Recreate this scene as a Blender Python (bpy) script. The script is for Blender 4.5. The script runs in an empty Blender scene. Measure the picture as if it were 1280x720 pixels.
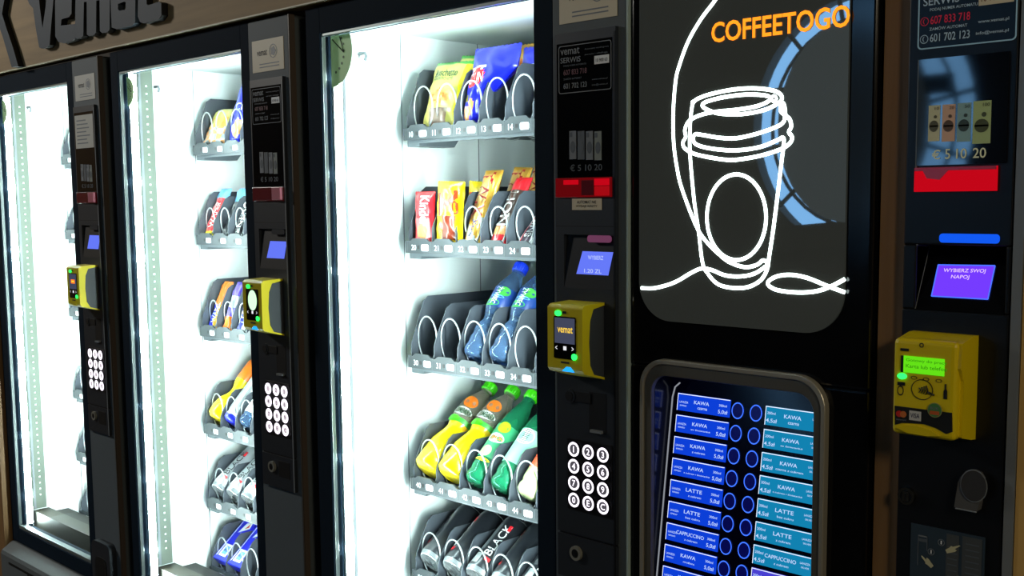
import bpy, math, random
from math import sin, cos, pi, radians, hypot, sqrt
from mathutils import Vector, Matrix
random.seed(7)
C = bpy.context.scene.collection

# ------------------------------------------------------------------ camera
F = 1400.0; PX, PY = 640.0, 394.0; D = 1.27788; HC = 1.58
RX = Vector((0.70937648, 0.06467107, -0.70185659))
RY = Vector((0.70475074, -0.07999319, 0.70493084))
RZ = Vector((-0.01055511, -0.9946953, -0.10232227))
RZ = RZ.normalized(); RX = (RX - RZ*RX.dot(RZ)).normalized(); RY = RZ.cross(RX)
if RY.z < 0: RY = -RY
def W(px, py, y=0.0):
    """photo point -> (x, z) on the vertical plane at depth y"""
    c = Vector(((px-PX)/F, (py-PY)/F, 1.0))
    w = Vector((RX.dot(c), RY.dot(c), RZ.dot(c)))
    s = (D+y)/w.y
    return w.x*s, HC + w.z*s
cam = bpy.data.objects.new('camera', bpy.data.cameras.new('camera')); C.objects.link(cam)
right = Vector((RX.x, RY.x, RZ.x)); down = Vector((RX.y, RY.y, RZ.y)); fwd = Vector((RX.z, RY.z, RZ.z))
m = Matrix((( right.x, -down.x, -fwd.x, 0), (right.y, -down.y, -fwd.y, -D), (right.z, -down.z, -fwd.z, HC), (0, 0, 0, 1)))
cam.matrix_world = m
cam.data.sensor_width = 36; cam.data.lens = F/1280*36; cam.data.shift_y = (PY-360)/1280
cam.data.clip_start = .02
bpy.context.scene.camera = cam

# ------------------------------------------------------------------ materials
def lin(c):
    return tuple((v/255/12.92 if v/255 <= .04045 else ((v/255+.055)/1.055)**2.4) for v in c)
MATS = {}
def pm(name, rgb, rough=.5, metal=0, emit=None, es=0, trans=0, ior=1.45, spec=.5, coat=0, noise=None, bump=None):
    if name in MATS: return MATS[name]
    mt = bpy.data.materials.new(name); mt.use_nodes = True; nt = mt.node_tree
    b = nt.nodes['Principled BSDF']; c = lin(rgb)
    b.inputs['Base Color'].default_value = (*c, 1); b.inputs['Roughness'].default_value = rough
    b.inputs['Metallic'].default_value = metal; b.inputs['IOR'].default_value = ior
    b.inputs['Transmission Weight'].default_value = trans
    b.inputs['Specular IOR Level'].default_value = spec
    b.inputs['Coat Weight'].default_value = coat
    if emit:
        b.inputs['Emission Color'].default_value = (*lin(emit), 1); b.inputs['Emission Strength'].default_value = es
    if noise:
        sc, amt = noise
        tc = nt.nodes.new('ShaderNodeTexCoord'); n = nt.nodes.new('ShaderNodeTexNoise'); n.inputs['Scale'].default_value = sc
        r = nt.nodes.new('ShaderNodeMixRGB'); r.inputs[1].default_value = (*[v*(1-amt) for v in c], 1); r.inputs[2].default_value = (*[min(1, v*(1+amt)) for v in c], 1)
        nt.links.new(tc.outputs['Object'], n.inputs['Vector']); nt.links.new(n.outputs['Fac'], r.inputs[0]); nt.links.new(r.outputs[0], b.inputs['Base Color'])
    if bump:
        sc, st = bump
        tc = nt.nodes.new('ShaderNodeTexCoord'); n = nt.nodes.new('ShaderNodeTexNoise'); n.inputs['Scale'].default_value = sc; n.inputs['Detail'].default_value = 4
        bp = nt.nodes.new('ShaderNodeBump'); bp.inputs['Strength'].default_value = st; bp.inputs['Distance'].default_value = .004
        nt.links.new(tc.outputs['Object'], n.inputs['Vector']); nt.links.new(n.outputs['Fac'], bp.inputs['Height']); nt.links.new(bp.outputs['Normal'], b.inputs['Normal'])
    MATS[name] = mt; return mt
def em(name, rgb, s=1.0):
    if name in MATS: return MATS[name]
    mt = bpy.data.materials.new(name); mt.use_nodes = True; nt = mt.node_tree
    nt.nodes.remove(nt.nodes['Principled BSDF']); e = nt.nodes.new('ShaderNodeEmission')
    e.inputs[0].default_value = (*lin(rgb), 1); e.inputs[1].default_value = s
    nt.links.new(e.outputs[0], nt.nodes['Material Output'].inputs[0]); MATS[name] = mt; return mt
def glassmat(name, tint=(250, 255, 253), f0=.04, tr=1.0):
    mt = bpy.data.materials.new(name); mt.use_nodes = True; nt = mt.node_tree
    nt.nodes.remove(nt.nodes['Principled BSDF'])
    t = nt.nodes.new('ShaderNodeBsdfTransparent'); t.inputs[0].default_value = (*lin(tint), 1)
    g = nt.nodes.new('ShaderNodeBsdfGlossy'); g.inputs['Roughness'].default_value = .01
    fr = nt.nodes.new('ShaderNodeFresnel'); fr.inputs[0].default_value = 1.45
    mx = nt.nodes.new('ShaderNodeMixShader')
    nt.links.new(fr.outputs[0], mx.inputs[0]); nt.links.new(t.outputs[0], mx.inputs[1]); nt.links.new(g.outputs[0], mx.inputs[2])
    nt.links.new(mx.outputs[0], nt.nodes['Material Output'].inputs[0]); MATS[name] = mt; return mt
def woodmat(name, a, b_, axis='X', scale=1.0, rough=.5):
    mt = bpy.data.materials.new(name); mt.use_nodes = True; nt = mt.node_tree; b = nt.nodes['Principled BSDF']
    tc = nt.nodes.new('ShaderNodeTexCoord'); mp = nt.nodes.new('ShaderNodeMapping')
    s = [18*scale]*3; s['XYZ'.index(axis)] = 1.2*scale; mp.inputs['Scale'].default_value = s
    n = nt.nodes.new('ShaderNodeTexNoise'); n.inputs['Scale'].default_value = 1.4; n.inputs['Detail'].default_value = 6; n.inputs['Distortion'].default_value = .6
    r = nt.nodes.new('ShaderNodeValToRGB'); r.color_ramp.elements[0].color = (*lin(a), 1); r.color_ramp.elements[1].color = (*lin(b_), 1)
    r.color_ramp.elements[0].position = .3; r.color_ramp.elements[1].position = .7
    nt.links.new(tc.outputs['Object'], mp.inputs[0]); nt.links.new(mp.outputs[0], n.inputs['Vector']); nt.links.new(n.outputs['Fac'], r.inputs[0]); nt.links.new(r.outputs[0], b.inputs['Base Color'])
    b.inputs['Roughness'].default_value = rough; MATS[name] = mt; return mt

black = pm('black_plastic', (14, 15, 18), .35)
gloss = pm('black_gloss', (8, 9, 12), .12)
frame_dk = pm('door_frame_paint', (22, 34, 46), .75, spec=.06)
column = pm('grey_column_paint', (92, 100, 104), .6, spec=.25, noise=(6, .06))
bodyside = pm('cabinet_side_paint', (96, 84, 74), .4)
modm = pm('control_module_plastic', (38, 43, 50), .42)
deep = pm('recess_black', (6, 6, 8), .5)
silver = pm('silver_trim', (150, 160, 160), .3, .7)
chrome = pm('chrome', (190, 190, 185), .12, 1)
bronze = pm('dark_bronze_metal', (120, 114, 100), .22, 1)
steel = pm('coil_steel', (176, 182, 184), .35, .5)
white = pm('chamber_white', (232, 240, 240), .45)
rail = pm('rail_grey_green', (98, 108, 98), .6)
dotw = pm('rail_glint_dot', (250, 255, 250), .5, emit=(240, 255, 245), es=.5)
trayg = pm('tray_grey', (78, 86, 92), .5)
divm = pm('divider_charcoal', (58, 64, 72), .55)
stripm = pm('price_strip_grey', (46, 52, 57), .5)
tagw = pm('tag_white', (235, 238, 240), .5)
whitep = pm('print_white', (230, 232, 235), .5)
greyp = pm('print_grey', (120, 126, 132), .5)
dimp = pm('print_dim', (82, 90, 98), .5)
cream = pm('sticker_cream', (214, 204, 178), .5)
inkd = pm('ink_dark', (40, 40, 42), .6)
led = em('led_white', (225, 250, 250), 115)
ledr = em('led_white_inward', (225, 250, 250), 62)
lednode = em('led_node', (235, 252, 250), 220)
glass = glassmat('door_glass')
neon = em('neon_white', (235, 255, 250), 7)
orange = em('lit_orange', (255, 140, 30), 1.7)
keyl = em('key_light', (250, 240, 255), 2.2)
keyd = pm('key_centre', (70, 68, 74), .4, emit=(200, 195, 210), es=.12)
keym = pm('key_face', (200, 190, 200), .4, emit=(250, 235, 245), es=.75)
lcd = em('lcd_blue', (105, 125, 255), .95)
lcdd = em('lcd_text', (190, 205, 255), 1.0)
lcdp = em('lcd_violet', (118, 60, 255), 1.0)
lcdpt = em('lcd_violet_text', (225, 190, 255), 1.2)
bluebar = em('blue_bar', (20, 95, 255), .9)
pinkbar = pm('pink_window', (150, 90, 130), .3, emit=(170, 90, 140), es=.22)
redl = em('red_glow', (215, 8, 28), .8)
redd = pm('red_window_dark', (52, 8, 18), .25, emit=(160, 10, 25), es=.05)
redm = pm('red_window_mid', (80, 6, 16), .2, emit=(255, 15, 30), es=.10)
pinkr = pm('pink_slot_side', (150, 80, 95), .4, emit=(200, 110, 120), es=.06)
yel = pm('reader_yellow', (214, 196, 22), .38)
yelo = pm('reader_yellow_b', (222, 198, 10), .35, emit=(222, 190, 0), es=.0)
greenl = em('green_led', (40, 255, 90), 2.5)
greenlcd = em('green_lcd', (105, 235, 25), .9)
greenlt = em('green_lcd_text', (60, 170, 20), .6)
bluel = em('blue_led', (30, 150, 255), 1.6)
yelt = em('yellow_text', (255, 210, 70), 1.2)
oranget = em('orange_text', (255, 120, 30), 1.3)
scrg = em('reader_screen', (78, 84, 108), .7)
scrw = em('reader_screen_bright', (205, 255, 205), 1.3)
whitel = em('white_icon', (235, 235, 240), 1.0)
wood_h = woodmat('header_oak', (124, 102, 66), (160, 132, 88), 'X', rough=.7)
wood_v = woodmat('trim_oak', (110, 82, 50), (150, 112, 68), 'Z')
wood_w = woodmat('wall_wood', (92, 70, 46), (126, 98, 66), 'Z')
letm = pm('letter_face', (58, 68, 78), .6, spec=.2)
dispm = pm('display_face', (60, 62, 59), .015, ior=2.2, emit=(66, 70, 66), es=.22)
labB = em('label_blue', (15, 70, 235), .82)
labC = em('label_cyan', (20, 140, 190), .85)
labV = em('label_violet', (80, 70, 225), .85)
labE = em('label_edge', (225, 235, 255), 1.2)
labT = em('label_text', (190, 215, 255), 1.1)
ringm = em('ring_blue', (60, 110, 255), 1.5)
ringin = pm('ring_inner', (6, 8, 40), .2, emit=(10, 15, 120), es=.35)
menub = pm('menu_black', (5, 5, 12), .12, emit=(0, 0, 60), es=.04)

# ------------------------------------------------------------------ mesh builder
_tg = {}
def text_geo(s, bold=.008):
    if (s, bold) in _tg: return _tg[(s, bold)]
    if 1:
        cu = bpy.data.curves.new('t', 'FONT'); cu.body = s; cu.size = 1; cu.offset = bold; cu.resolution_u = 3
        o = bpy.data.objects.new('t', cu); C.objects.link(o)
        me = bpy.data.meshes.new_from_object(o.evaluated_get(bpy.context.evaluated_depsgraph_get()))
        vs = [(v.co.x, v.co.y) for v in me.vertices]; fs = [tuple(p.vertices) for p in me.polygons]
        bpy.data.objects.remove(o); bpy.data.curves.remove(cu); bpy.data.meshes.remove(me)
        x0 = min(v[0] for v in vs); x1 = max(v[0] for v in vs); y0 = min(v[1] for v in vs); y1 = max(v[1] for v in vs)
        _tg[(s, bold)] = ([((v[0]-x0)/(x1-x0), (v[1]-y0)/(y1-y0)) for v in vs], fs, (x1-x0)/(y1-y0))
    return _tg[(s, bold)]
class MB:
    def __init__(s): s.v = []; s.f = []; s.m = []; s.sm = []; s.mats = []
    def mi(s, mat):
        if mat not in s.mats: s.mats.append(mat)
        return s.mats.index(mat)
    def add(s, vs, fs, mat, smooth=False):
        o = len(s.v); s.v += [tuple(v) for v in vs]; i = s.mi(mat)
        for f in fs: s.f.append(tuple(o+k for k in f)); s.m.append(i); s.sm.append(smooth)
        return s
    def box(s, x0, x1, y0, y1, z0, z1, mat):
        vs = [(x, y, z) for z in (z0, z1) for y in (y0, y1) for x in (x0, x1)]
        return s.add(vs, [(0, 2, 3, 1), (4, 5, 7, 6), (0, 1, 5, 4), (2, 6, 7, 3), (0, 4, 6, 2), (1, 3, 7, 5)], mat)
    def prism(s, pts, a, b, mat, axis='y', smooth=False, ends=None):
        """pts 2D outline extruded along an axis: axis y -> pts are (x,z); axis x -> (y,z); axis z -> (x,y)"""
        def P(p, t):
            return (p[0], t, p[1]) if axis == 'y' else ((t, p[0], p[1]) if axis == 'x' else (p[0], p[1], t))
        n = len(pts); vs = [P(p, a) for p in pts] + [P(p, b) for p in pts]
        s.add(vs, [(i, (i+1) % n, n+(i+1) % n, n+i) for i in range(n)], mat, smooth)
        e = ends or mat
        s.add([P(p, a) for p in pts], [tuple(range(n))], e); s.add([P(p, b) for p in pts], [tuple(reversed(range(n)))], e)
        return s
    def tube(s, pts, r, mat, n=8, closed=False, flat=None):
        pts = [Vector(p) for p in pts]; N = len(pts); rings = []; up = None
        for i, p in enumerate(pts):
            t = (pts[(i+1) % N]-pts[i-1]) if closed else (pts[min(i+1, N-1)]-pts[max(i-1, 0)])
            if t.length < 1e-9: t = Vector((0, 0, 1))
            t.normalize()
            if up is None: up = Vector((0, 1, 0)) if abs(t.y) < .9 else Vector((1, 0, 0))
            a = (up - t*up.dot(t)).normalized(); up = a; b = t.cross(a)
            rings.append([p + a*cos(2*pi*k/n)*r*(flat or 1) + b*sin(2*pi*k/n)*r for k in range(n)])
        vs = [v for rg in rings for v in rg]; fs = []
        for i in range(N if closed else N-1):
            j = (i+1) % N
            for k in range(n): fs.append((i*n+k, i*n+(k+1) % n, j*n+(k+1) % n, j*n+k))
        if not closed: fs += [tuple(reversed(range(n))), tuple((N-1)*n+k for k in range(n))]
        return s.add(vs, fs, mat, True)
    def cyl(s, c, r, y0, y1, mat, n=24, rz=None, ends=None):
        """disc/cylinder with axis y"""
        rz = rz or r
        return s.prism([(c[0]+r*cos(2*pi*k/n), c[1]+rz*sin(2*pi*k/n)) for k in range(n)], y0, y1, mat, 'y', True, ends or mat)
    def ring(s, c, r0, r1, y, mat, n=28, k=1.0):
        vs = []
        for i in range(n):
            a = 2*pi*i/n
            vs += [(c[0]+r0*cos(a), y, c[1]+k*r0*sin(a)), (c[0]+r1*cos(a), y, c[1]+k*r1*sin(a))]
        return s.add(vs, [(2*i, 2*((i+1) % n), 2*((i+1) % n)+1, 2*i+1) for i in range(n)], mat)
    def lathe(s, prof, mats, n=24):
        """prof [(r,z)], mats one per segment, axis z"""
        vs = [(r*cos(2*pi*k/n), r*sin(2*pi*k/n), z) for r, z in prof for k in range(n)]
        o = len(s.v); s.v += vs
        for i in range(len(prof)-1):
            mi = s.mi(mats[i] if isinstance(mats, list) else mats)
            for k in range(n):
                s.f.append((o+i*n+k, o+i*n+(k+1) % n, o+(i+1)*n+(k+1) % n, o+(i+1)*n+k)); s.m.append(mi); s.sm.append(True)
        return s
    def poly(s, pts3, mat): return s.add(pts3, [tuple(range(len(pts3)))], mat)
    def text(s, t, org, w, h, mat, u=(1, 0, 0), v=(0, 0, 1), warp=None, thick=0, align='l'):
        vs, fs, asp = text_geo(t); u = Vector(u); v = Vector(v); org = Vector(org)
        if w is None: w = h*asp
        ox = 0 if align == 'l' else (-w/2 if align == 'c' else -w)
        P = [org + u*(a*w+ox) + v*(b*h) for a, b in vs]
        if warp: P = [Vector((p.x, warp(p.x, p.z), p.z)) for p in P]
        s.add(P, fs, mat)
        return s
    def build(s, name, parent=None, bevel=0, xf=None):
        vs = s.v
        if xf: vs = [tuple(xf @ Vector(v)) for v in vs]
        if parent is not None:
            b = BASE.get(parent.name, Vector((0, 0, 0))); vs = [(v[0]-b.x, v[1]-b.y, v[2]-b.z) for v in vs]
        me = bpy.data.meshes.new(name); me.from_pydata(vs, [], s.f)
        for mt in s.mats: me.materials.append(mt)
        me.polygons.foreach_set('material_index', s.m); me.polygons.foreach_set('use_smooth', s.sm); me.update()
        o = bpy.data.objects.new(name, me); C.objects.link(o)
        if parent is not None:
            o.parent = parent; BASE[o.name] = BASE.get(parent.name, Vector((0, 0, 0)))
        if bevel:
            b = o.modifiers.new('b', 'BEVEL'); b.width = bevel; b.segments = 3; b.limit_method = 'ANGLE'; b.angle_limit = radians(40)
        return o
BASE = {}
def empty(name, loc):
    o = bpy.data.objects.new(name, None); C.objects.link(o); o.location = loc; o.empty_display_size = .05; BASE[o.name] = Vector(loc); return o
def tag(o, label, cat, group=None, kind=None):
    o['label'] = label; o['category'] = cat
    if group: o['group'] = group
    if kind: o['kind'] = kind
    return o
def structure(o): o['kind'] = 'structure'; return o
def rrect(x0, x1, z0, z1, r, n=6, corners='all'):
    pts = []
    for cx, cz, a0, key in ((x1-r, z0+r, -pi/2, 'br'), (x1-r, z1-r, 0, 'tr'), (x0+r, z1-r, pi/2, 'tl'), (x0+r, z0+r, pi, 'bl')):
        for k in range(n+1):
            a = a0 + k*pi/2/n; pts.append((cx+r*cos(a), cz+r*sin(a)))
    return pts
def smooth_path(pts, n=8, closed=False):
    out = []; N = len(pts)
    for i in range(N if closed else N-1):
        p0, p1, p2, p3 = (pts[(i-1) % N], pts[i], pts[(i+1) % N], pts[(i+2) % N]) if closed else (pts[max(i-1, 0)], pts[i], pts[i+1], pts[min(i+2, N-1)])
        for k in range(n):
            t = k/n
            out.append(tuple(.5*((2*p1[j])+(-p0[j]+p2[j])*t+(2*p0[j]-5*p1[j]+4*p2[j]-p3[j])*t*t+(-p0[j]+3*p1[j]-3*p2[j]+p3[j])*t**3) for j in range(len(p1))))
    if not closed: out.append(tuple(pts[-1]))
    return out
def frame_ring(mb, outer, inner, y0, y1, mat):
    n = len(outer)
    vs = [(p[0], y0, p[1]) for p in outer]+[(p[0], y0, p[1]) for p in inner]+[(p[0], y1, p[1]) for p in outer]+[(p[0], y1, p[1]) for p in inner]
    fs = []
    for i in range(n):
        j = (i+1) % n
        fs += [(i, j, n+j, n+i), (2*n+i, 3*n+i, 3*n+j, 2*n+j), (i, 2*n+i, 2*n+j, j), (n+i, n+j, 3*n+j, 3*n+i)]
    mb.add(vs, fs, mat, False); return mb

# ------------------------------------------------------------------ vending machines
LEDW = 5.0
ROWS = [1.700, 1.476, 1.243, 0.990, 0.795, 0.612]      # bottom of each tray's price strip
NUMS = ['1', '2', '3', '4', '5', '6']
PITCH = .0695; YT = .18; SLOTS = 8; SH = .030
def machine(k, gl, gr, xm, xl, label, nshow, reader):
    """gl, gr: glass edges; xm: left edge of the control module; xl: left edge of the door; nshow: slots in view"""
    xr = xm+.133
    t = empty('vending_machine', ((xl+xr)/2, .4, 0)); tag(t, label, 'vending machine', 'snack and drink vending machines along the wall')
    z0, z1 = .612, 1.897
    # cabinet: shell behind the door
    b = MB(); il = gl-.012; ir = gl+.035+SLOTS*PITCH+.012
    b.box(xl+.004, il-.004, .05, .86, .04, 1.93, bodyside); b.box(ir+.004, xr-.004, .05, .86, .04, 1.93, bodyside)
    b.box(il-.004, ir+.004, .70, .86, .04, 1.93, bodyside); b.box(il-.004, ir+.004, .05, .70, 1.925, 1.94, bodyside); b.box(il-.004, ir+.004, .05, .70, .04, .50, bodyside)
    b.build('cabinet', t)
    b = MB()
    b.box(il-.004, il, .046, .70, .50, 1.925, white); b.box(ir, ir+.004, .046, .70, .50, 1.925, white); b.box(il, ir, .64, .644, .50, 1.925, white)
    b.box(il, ir, .046, .64, 1.915, 1.925, white)
    b.box(il+.0001, il+.0008, .205, .207, .60, 1.915, greyp); b.box(il+.0001, il+.0008, .42, .422, .60, 1.915, greyp)
    b.box(il, ir, .10, .64, .585, .60, pm('chamber_floor', (28, 27, 24), .6))
    b.build('chamber_lining', t)
    b = MB(); b.box(il, ir, .052, .10, .50, .655, pm('bin_flap_brown', (48, 45, 36), .5)); b.box(il, ir, .10, .16, .60, .640, pm('bin_inner', (28, 27, 24), .6)); b.build('delivery_bin', t)
    # rail with its row of dots, hook
    b = MB(); b.box(il, il+.010, .048, .090, .66, 1.91, rail if k != 3 else white); b.box(il+.010, il+.0115, .052, .058, .66, 1.91, greyp)  # third machine's rail goes white: washed-out light put into its colour
    for q in range(64):
        z = .70+q*.0185; b.box(il+.010, il+.011, .071, .075, z, z+.004, dotw)  # dots glow white, LED glints put into their material
    b.build('side_rail', t)
    b = MB(); hz = 1.868; b.tube([(il, .10, hz), (il+.02, .10, hz), (il+.024, .10, hz-.006), (il+.02, .10, hz-.014)], .003, greyp); b.build('hook', t)
    # led strips just inside the door frame
    for side, xs in ((0, gl-.001), (1, gr+.012)):
        b = MB(); sg = 1 if side == 0 else -1; xe = xs+.008 if side == 0 else xs+.004
        b.box(min(xs, xs+.0078), max(xs, xs+.0078), .024, .044, z0+.008, z1-.002, silver) if side == 0 else b.box(xs+.0042, xs+.012, .047, .069, z0+.008, z1-.002, silver)
        yo = 0 if side == 0 else .0235
        b.poly([(xe, .025+yo, z0+.01), (xe, .043+yo, z0+.01), (xe, .043+yo, z1-.004), (xe, .025+yo, z1-.004)], led if side == 0 else ledr)
        for q in range(7):
            zc = .70+q*.185; xn = xe+sg*.001; b.poly([(xn, .024+yo, zc), (xn, .044+yo, zc), (xn, .044+yo, zc+.014), (xn, .024+yo, zc+.014)], lednode)
        b.build('led_strip', t)
        if side == 1:
            l = bpy.data.lights.new('added_led_beam', 'AREA'); l.shape = 'RECTANGLE'; l.size = 1.26; l.size_y = .016; l.energy = LEDW; l.color = (.86, 1, .98); l.spread = radians(75)
            lo = bpy.data.objects.new('added_led_beam', l); C.objects.link(lo); lo.location = (xs+.002, .0575, (z0+z1)/2)  # extra area light added at the strip, narrowed to whiten the left wall
            zv = -Vector((-1, .22, 0)).normalized(); xv = Vector((0, 0, 1)); yv = zv.cross(xv); lo.rotation_euler = Matrix((xv, yv, zv)).transposed().to_euler()
    # door frame with glass opening
    b = MB()
    b.box(xl, gl, 0, .045, .57, 1.945, frame_dk); b.box(gr, xm-.012, 0, .045, .57, 1.945, frame_dk)
    b.box(gl, gr, 0, .045, z1, 1.945, frame_dk); b.box(gl, gr, 0, .045, .57, z0, frame_dk)
    b.box(gl, gr, .003, .012, z1-.006, z1, silver); b.box(gl, gr, .003, .02, z0, z0+.010, silver); b.box(gl, gl+.002, .003, .012, z0, z1, silver)
    b.build('door_frame', t, bevel=.003)
    b = MB(); b.add([(gl, .02, z0), (gr, .02, z0), (gr, .02, z1), (gl, .02, z1)], [(0, 1, 2, 3)], glass); b.build('glass_pane', t)
    b = MB(); b.box(xm-.012, xr, -.001, .045, .30, 1.945, column); b.build('door_column', t, bevel=.003)
    b = MB(); b.box(xr, xr+.0035, -.002, .0, .55, 1.945, pm('edge_strip_dim', (70, 64, 56), .5) if k != 3 else pm('edge_strip_lit', (170, 190, 186), .5)); b.box(xr, xr+.0035, 0, .012, .55, 1.945, pm('edge_strip_lit', (170, 190, 186), .5) if k == 3 else bodyside); b.build('door_edge_trim', t)
    # lower flap panel
    b = MB(); b.prism([(-.002, .566), (-.034, .545), (-.038, .535), (-.038, .10), (0, .06), (.045, .06), (.045, .566)], xl, xm-.012, pm('flap_grey', (96, 102, 104), .5), 'x')
    b.build('delivery_flap', t, bevel=.004)
    b = MB(); b.box(xl+.06, xl+.36, -.0395, -.030, .515, .521, deep); b.box(xl+.20, xl+.34, -.0405, -.030, .495, .516, deep); b.build('flap_handle', t)
    b = MB(); b.prism(rrect(xm+.005, xm+.11, .52, .70, .02), -.02, 0, modm); b.prism(rrect(xm+.025, xm+.09, .54, .66, .02), -.0215, -.019, deep); b.build('coin_return_cup', t)
    # control module
    cm = MB(); rx0, rx1 = xm+.041+.003, xm+.114; yf = -.008
    # face made of bands so the screen recess is a real hole
    X0, X1 = xm, xm+.118
    cm.box(X0, X1, yf, 0, 1.527, 1.827, modm); cm.box(X0, X1, yf, 0, 1.062, 1.446, modm)
    cm.box(X0, rx0-.028, yf, 0, 1.446, 1.527, modm); cm.box(rx1, X1, yf, 0, 1.446, 1.527, modm)
    cm.box(X0, X1, yf, 0, .990, 1.058, modm); cm.box(X0+.002, X1-.002, yf+.003, 0, 1.056, 1.064, deep)
    cm.box(X1-.003, X1, yf-.001, yf, .990, 1.82, greyp if k != 3 else black)
    cm.box(X0, X1, yf-.0003, yf, 1.539, 1.5405, deep); cm.box(X0+.004, X1-.006, yf-.0005, yf, 1.612, 1.812, gloss)
    ctrl = cm.build('control_module', t, bevel=0)
    # recess: sloped floor carrying the screen, deep at its top
    b = MB(); ra, rb = rx0-.028, rx1; yt, yb, zt, zb = -.0009, yf, 1.527, 1.446
    b.prism([(yf, zb), (-.0009, zt), (-.0005, zt), (-.0005, zb)], ra, rb, deep, 'x')
    b.build('screen_recess', ctrl)
    n = Vector((0, yt-yf, zt-zb)).normalized()
    def on(x, z, o=.0006): return (x, yf+(z-zb)/(zt-zb)*(yt-yf)-o, z)
    b = MB(); sx0, sx1 = xm+.050, xm+.110
    lm = lcd
    b.poly([on(sx0-.010, 1.4675), on(sx1-.007, 1.4675), on(sx1, 1.502), on(sx0, 1.502)], lm)
    if k == 3: b.text('WYBIERZ', on(sx0+.012, 1.490, .001), .03, .006, lcdd); b.text('1.20 ZL', on(sx0+.006, 1.470, .001), .034, .006, lcdd)
    b.build('lcd_screen', ctrl)
    b = MB(); b.prism(rrect(sx0+.014, sx1, 1.516, 1.5265, .0045), yf-.001, yf+.001, pinkbar if k == 3 else modm); b.build('signal_window', ctrl)
    # column sticker
    b = MB(); b.box(xm+.004, xm+.116, -.002, -.001, 1.842, 1.905, cream if k != 1 else pm('sticker_grey', (190, 190, 182), .5))
    b.text('vemat', (xm+.022, -.0023, 1.874), .036, .011, inkd); b.cyl((xm+.080, 1.880), .010, -.0023, -.002, greyp, 5); b.ring((xm+.080, 1.880), .012, .0135, -.0024, greyp)
    for q in range(2): b.box(xm+.03, xm+.10, -.0023, -.002, 1.856-q*.006, 1.858-q*.006, greyp)
    b.build('name_plate', t)
    # service sticker
    b = MB(); ys = yf-.0008
    if k == 1:
        b.box(xm+.008, xm+.110, ys, yf, 1.722, 1.805, pm('sticker_grey', (190, 190, 182), .5))
        for q in range(7): b.box(xm+.018, xm+.018+random.uniform(.05, .085), ys-.0003, ys, 1.733+q*.0095, 1.736+q*.0095, greyp)
    else:
        sx, ex, sz, ez = xm+.008, xm+.111, 1.738, 1.8085
        frame_ring(b, rrect(sx, ex, sz, ez, .004, 3), rrect(sx+.0012, ex-.0012, sz+.0012, ez-.0012, .003, 3), ys, yf, greyp if k == 3 else dimp)
        tm = greyp if k == 3 else dimp
        b.text('vemat', (sx+.004, ys, 1.795), .038, .0095, tm); b.text('SERWIS', (sx+.004, ys, 1.783), .040, .008, tm)
        b.text('PODAJ NUMER AUTOMATU', (sx+.010, ys, 1.777), .045, .003, dimp); b.text('607 833 718', (sx+.010, ys, 1.765), .046, .008, pm('print_red_dim', (110, 60, 70), .5))
        b.text('ZAMÓW AUTOMAT', (sx+.010, ys, 1.758), .036, .0032, dimp); b.text('601 702 123', (sx+.010, ys, 1.745), .046, .008, tm)
        b.text('www.vemat.pl', (sx+.066, ys, 1.753), .03, .003, dimp); b.text('info@vemat.pl', (sx+.066, ys, 1.745), .03, .003, dimp)
        b.text('Automaty vendingowe', (sx+.052, ys, 1.798), .046, .003, dimp); b.text('serwis i obsługa', (sx+.052, ys, 1.790), .044, .003, dimp)
        b.box(sx+.071, sx+.099, ys-.0003, ys, 1.776, 1.788, tagw); b.text('10 900 63', (sx+.074, ys-.0005, 1.779), .022, .005, inkd)
    b.build('service_sticker', ctrl)
    # bank notes picture
    b = MB()
    for q in range(4):
        a = xm+.029+q*.0165; zz = 1.640-.001*q
        b.box(a, a+.0135, yf-.0008, yf, zz, zz+.042, [greyp, dimp, greyp, pm('note_pale', (130, 138, 132), .5)][q])
        b.cyl((a+.007, zz+.018), .005, yf-.0011, yf-.0008, dimp, 12, .009); b.box(a+.001, a+.006, yf-.0011, yf-.0008, zz+.033, zz+.040, dimp)
    b.text('€ 5 10 20', (xm+.030, yf-.0006, 1.622), .063, .010, dimp)
    b.build('banknote_guide', ctrl)
    # red banknote slot
    b = MB()
    if k == 3:
        b.box(xm+.003, xm+.112, yf-.004, yf, 1.583, 1.612, redm); b.box(xm+.082, xm+.110, yf-.006, yf-.004, 1.600, 1.610, redl); b.box(xm+.082, xm+.110, yf-.0055, yf-.004, 1.585, 1.599, pm('red_window_lit', (90, 6, 16), .2, emit=(255, 15, 30), es=.35)); b.box(xm+.02, xm+.05, yf-.005, yf-.004, 1.602, 1.609, redl); b.box(xm+.056, xm+.080, yf-.005, yf-.004, 1.586, 1.608, redd)
    else:
        b.box(xm+.003, xm+.112, yf-.004, yf, 1.583, 1.611, redd); b.box(xm+.082, xm+.112, yf-.010, yf-.004, 1.585, 1.610, pinkr)
    b.build('banknote_slot', ctrl, bevel=.001)
    if k == 3:
        b = MB(); b.box(xm+.034, xm+.092, yf-.001, yf, 1.564, 1.581, cream); b.text('AUTOMAT NIE', (xm+.044, yf-.0013, 1.5735), .038, .0045, inkd); b.text('WYDAJE RESZTY', (xm+.042, yf-.0013, 1.567), .042, .0045, inkd); b.build('notice_sticker', ctrl)
    # coin insert
    b = MB(); b.box(xm+.066, xm+.100, yf-.0005, yf+.001, 1.228, 1.290, deep); b.cyl((xm+.028, 1.279), .011, yf-.003, yf, modm); b.cyl((xm+.028, 1.279), .0075, yf-.004, yf-.003, deep)
    b.box(xm+.03, xm+.07, yf-.002, yf, 1.272, 1.287, deep); b.box(xm+.072, xm+.094, yf-.006, yf, 1.229, 1.233, greyp)
    b.build('coin_slot', ctrl)
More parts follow.
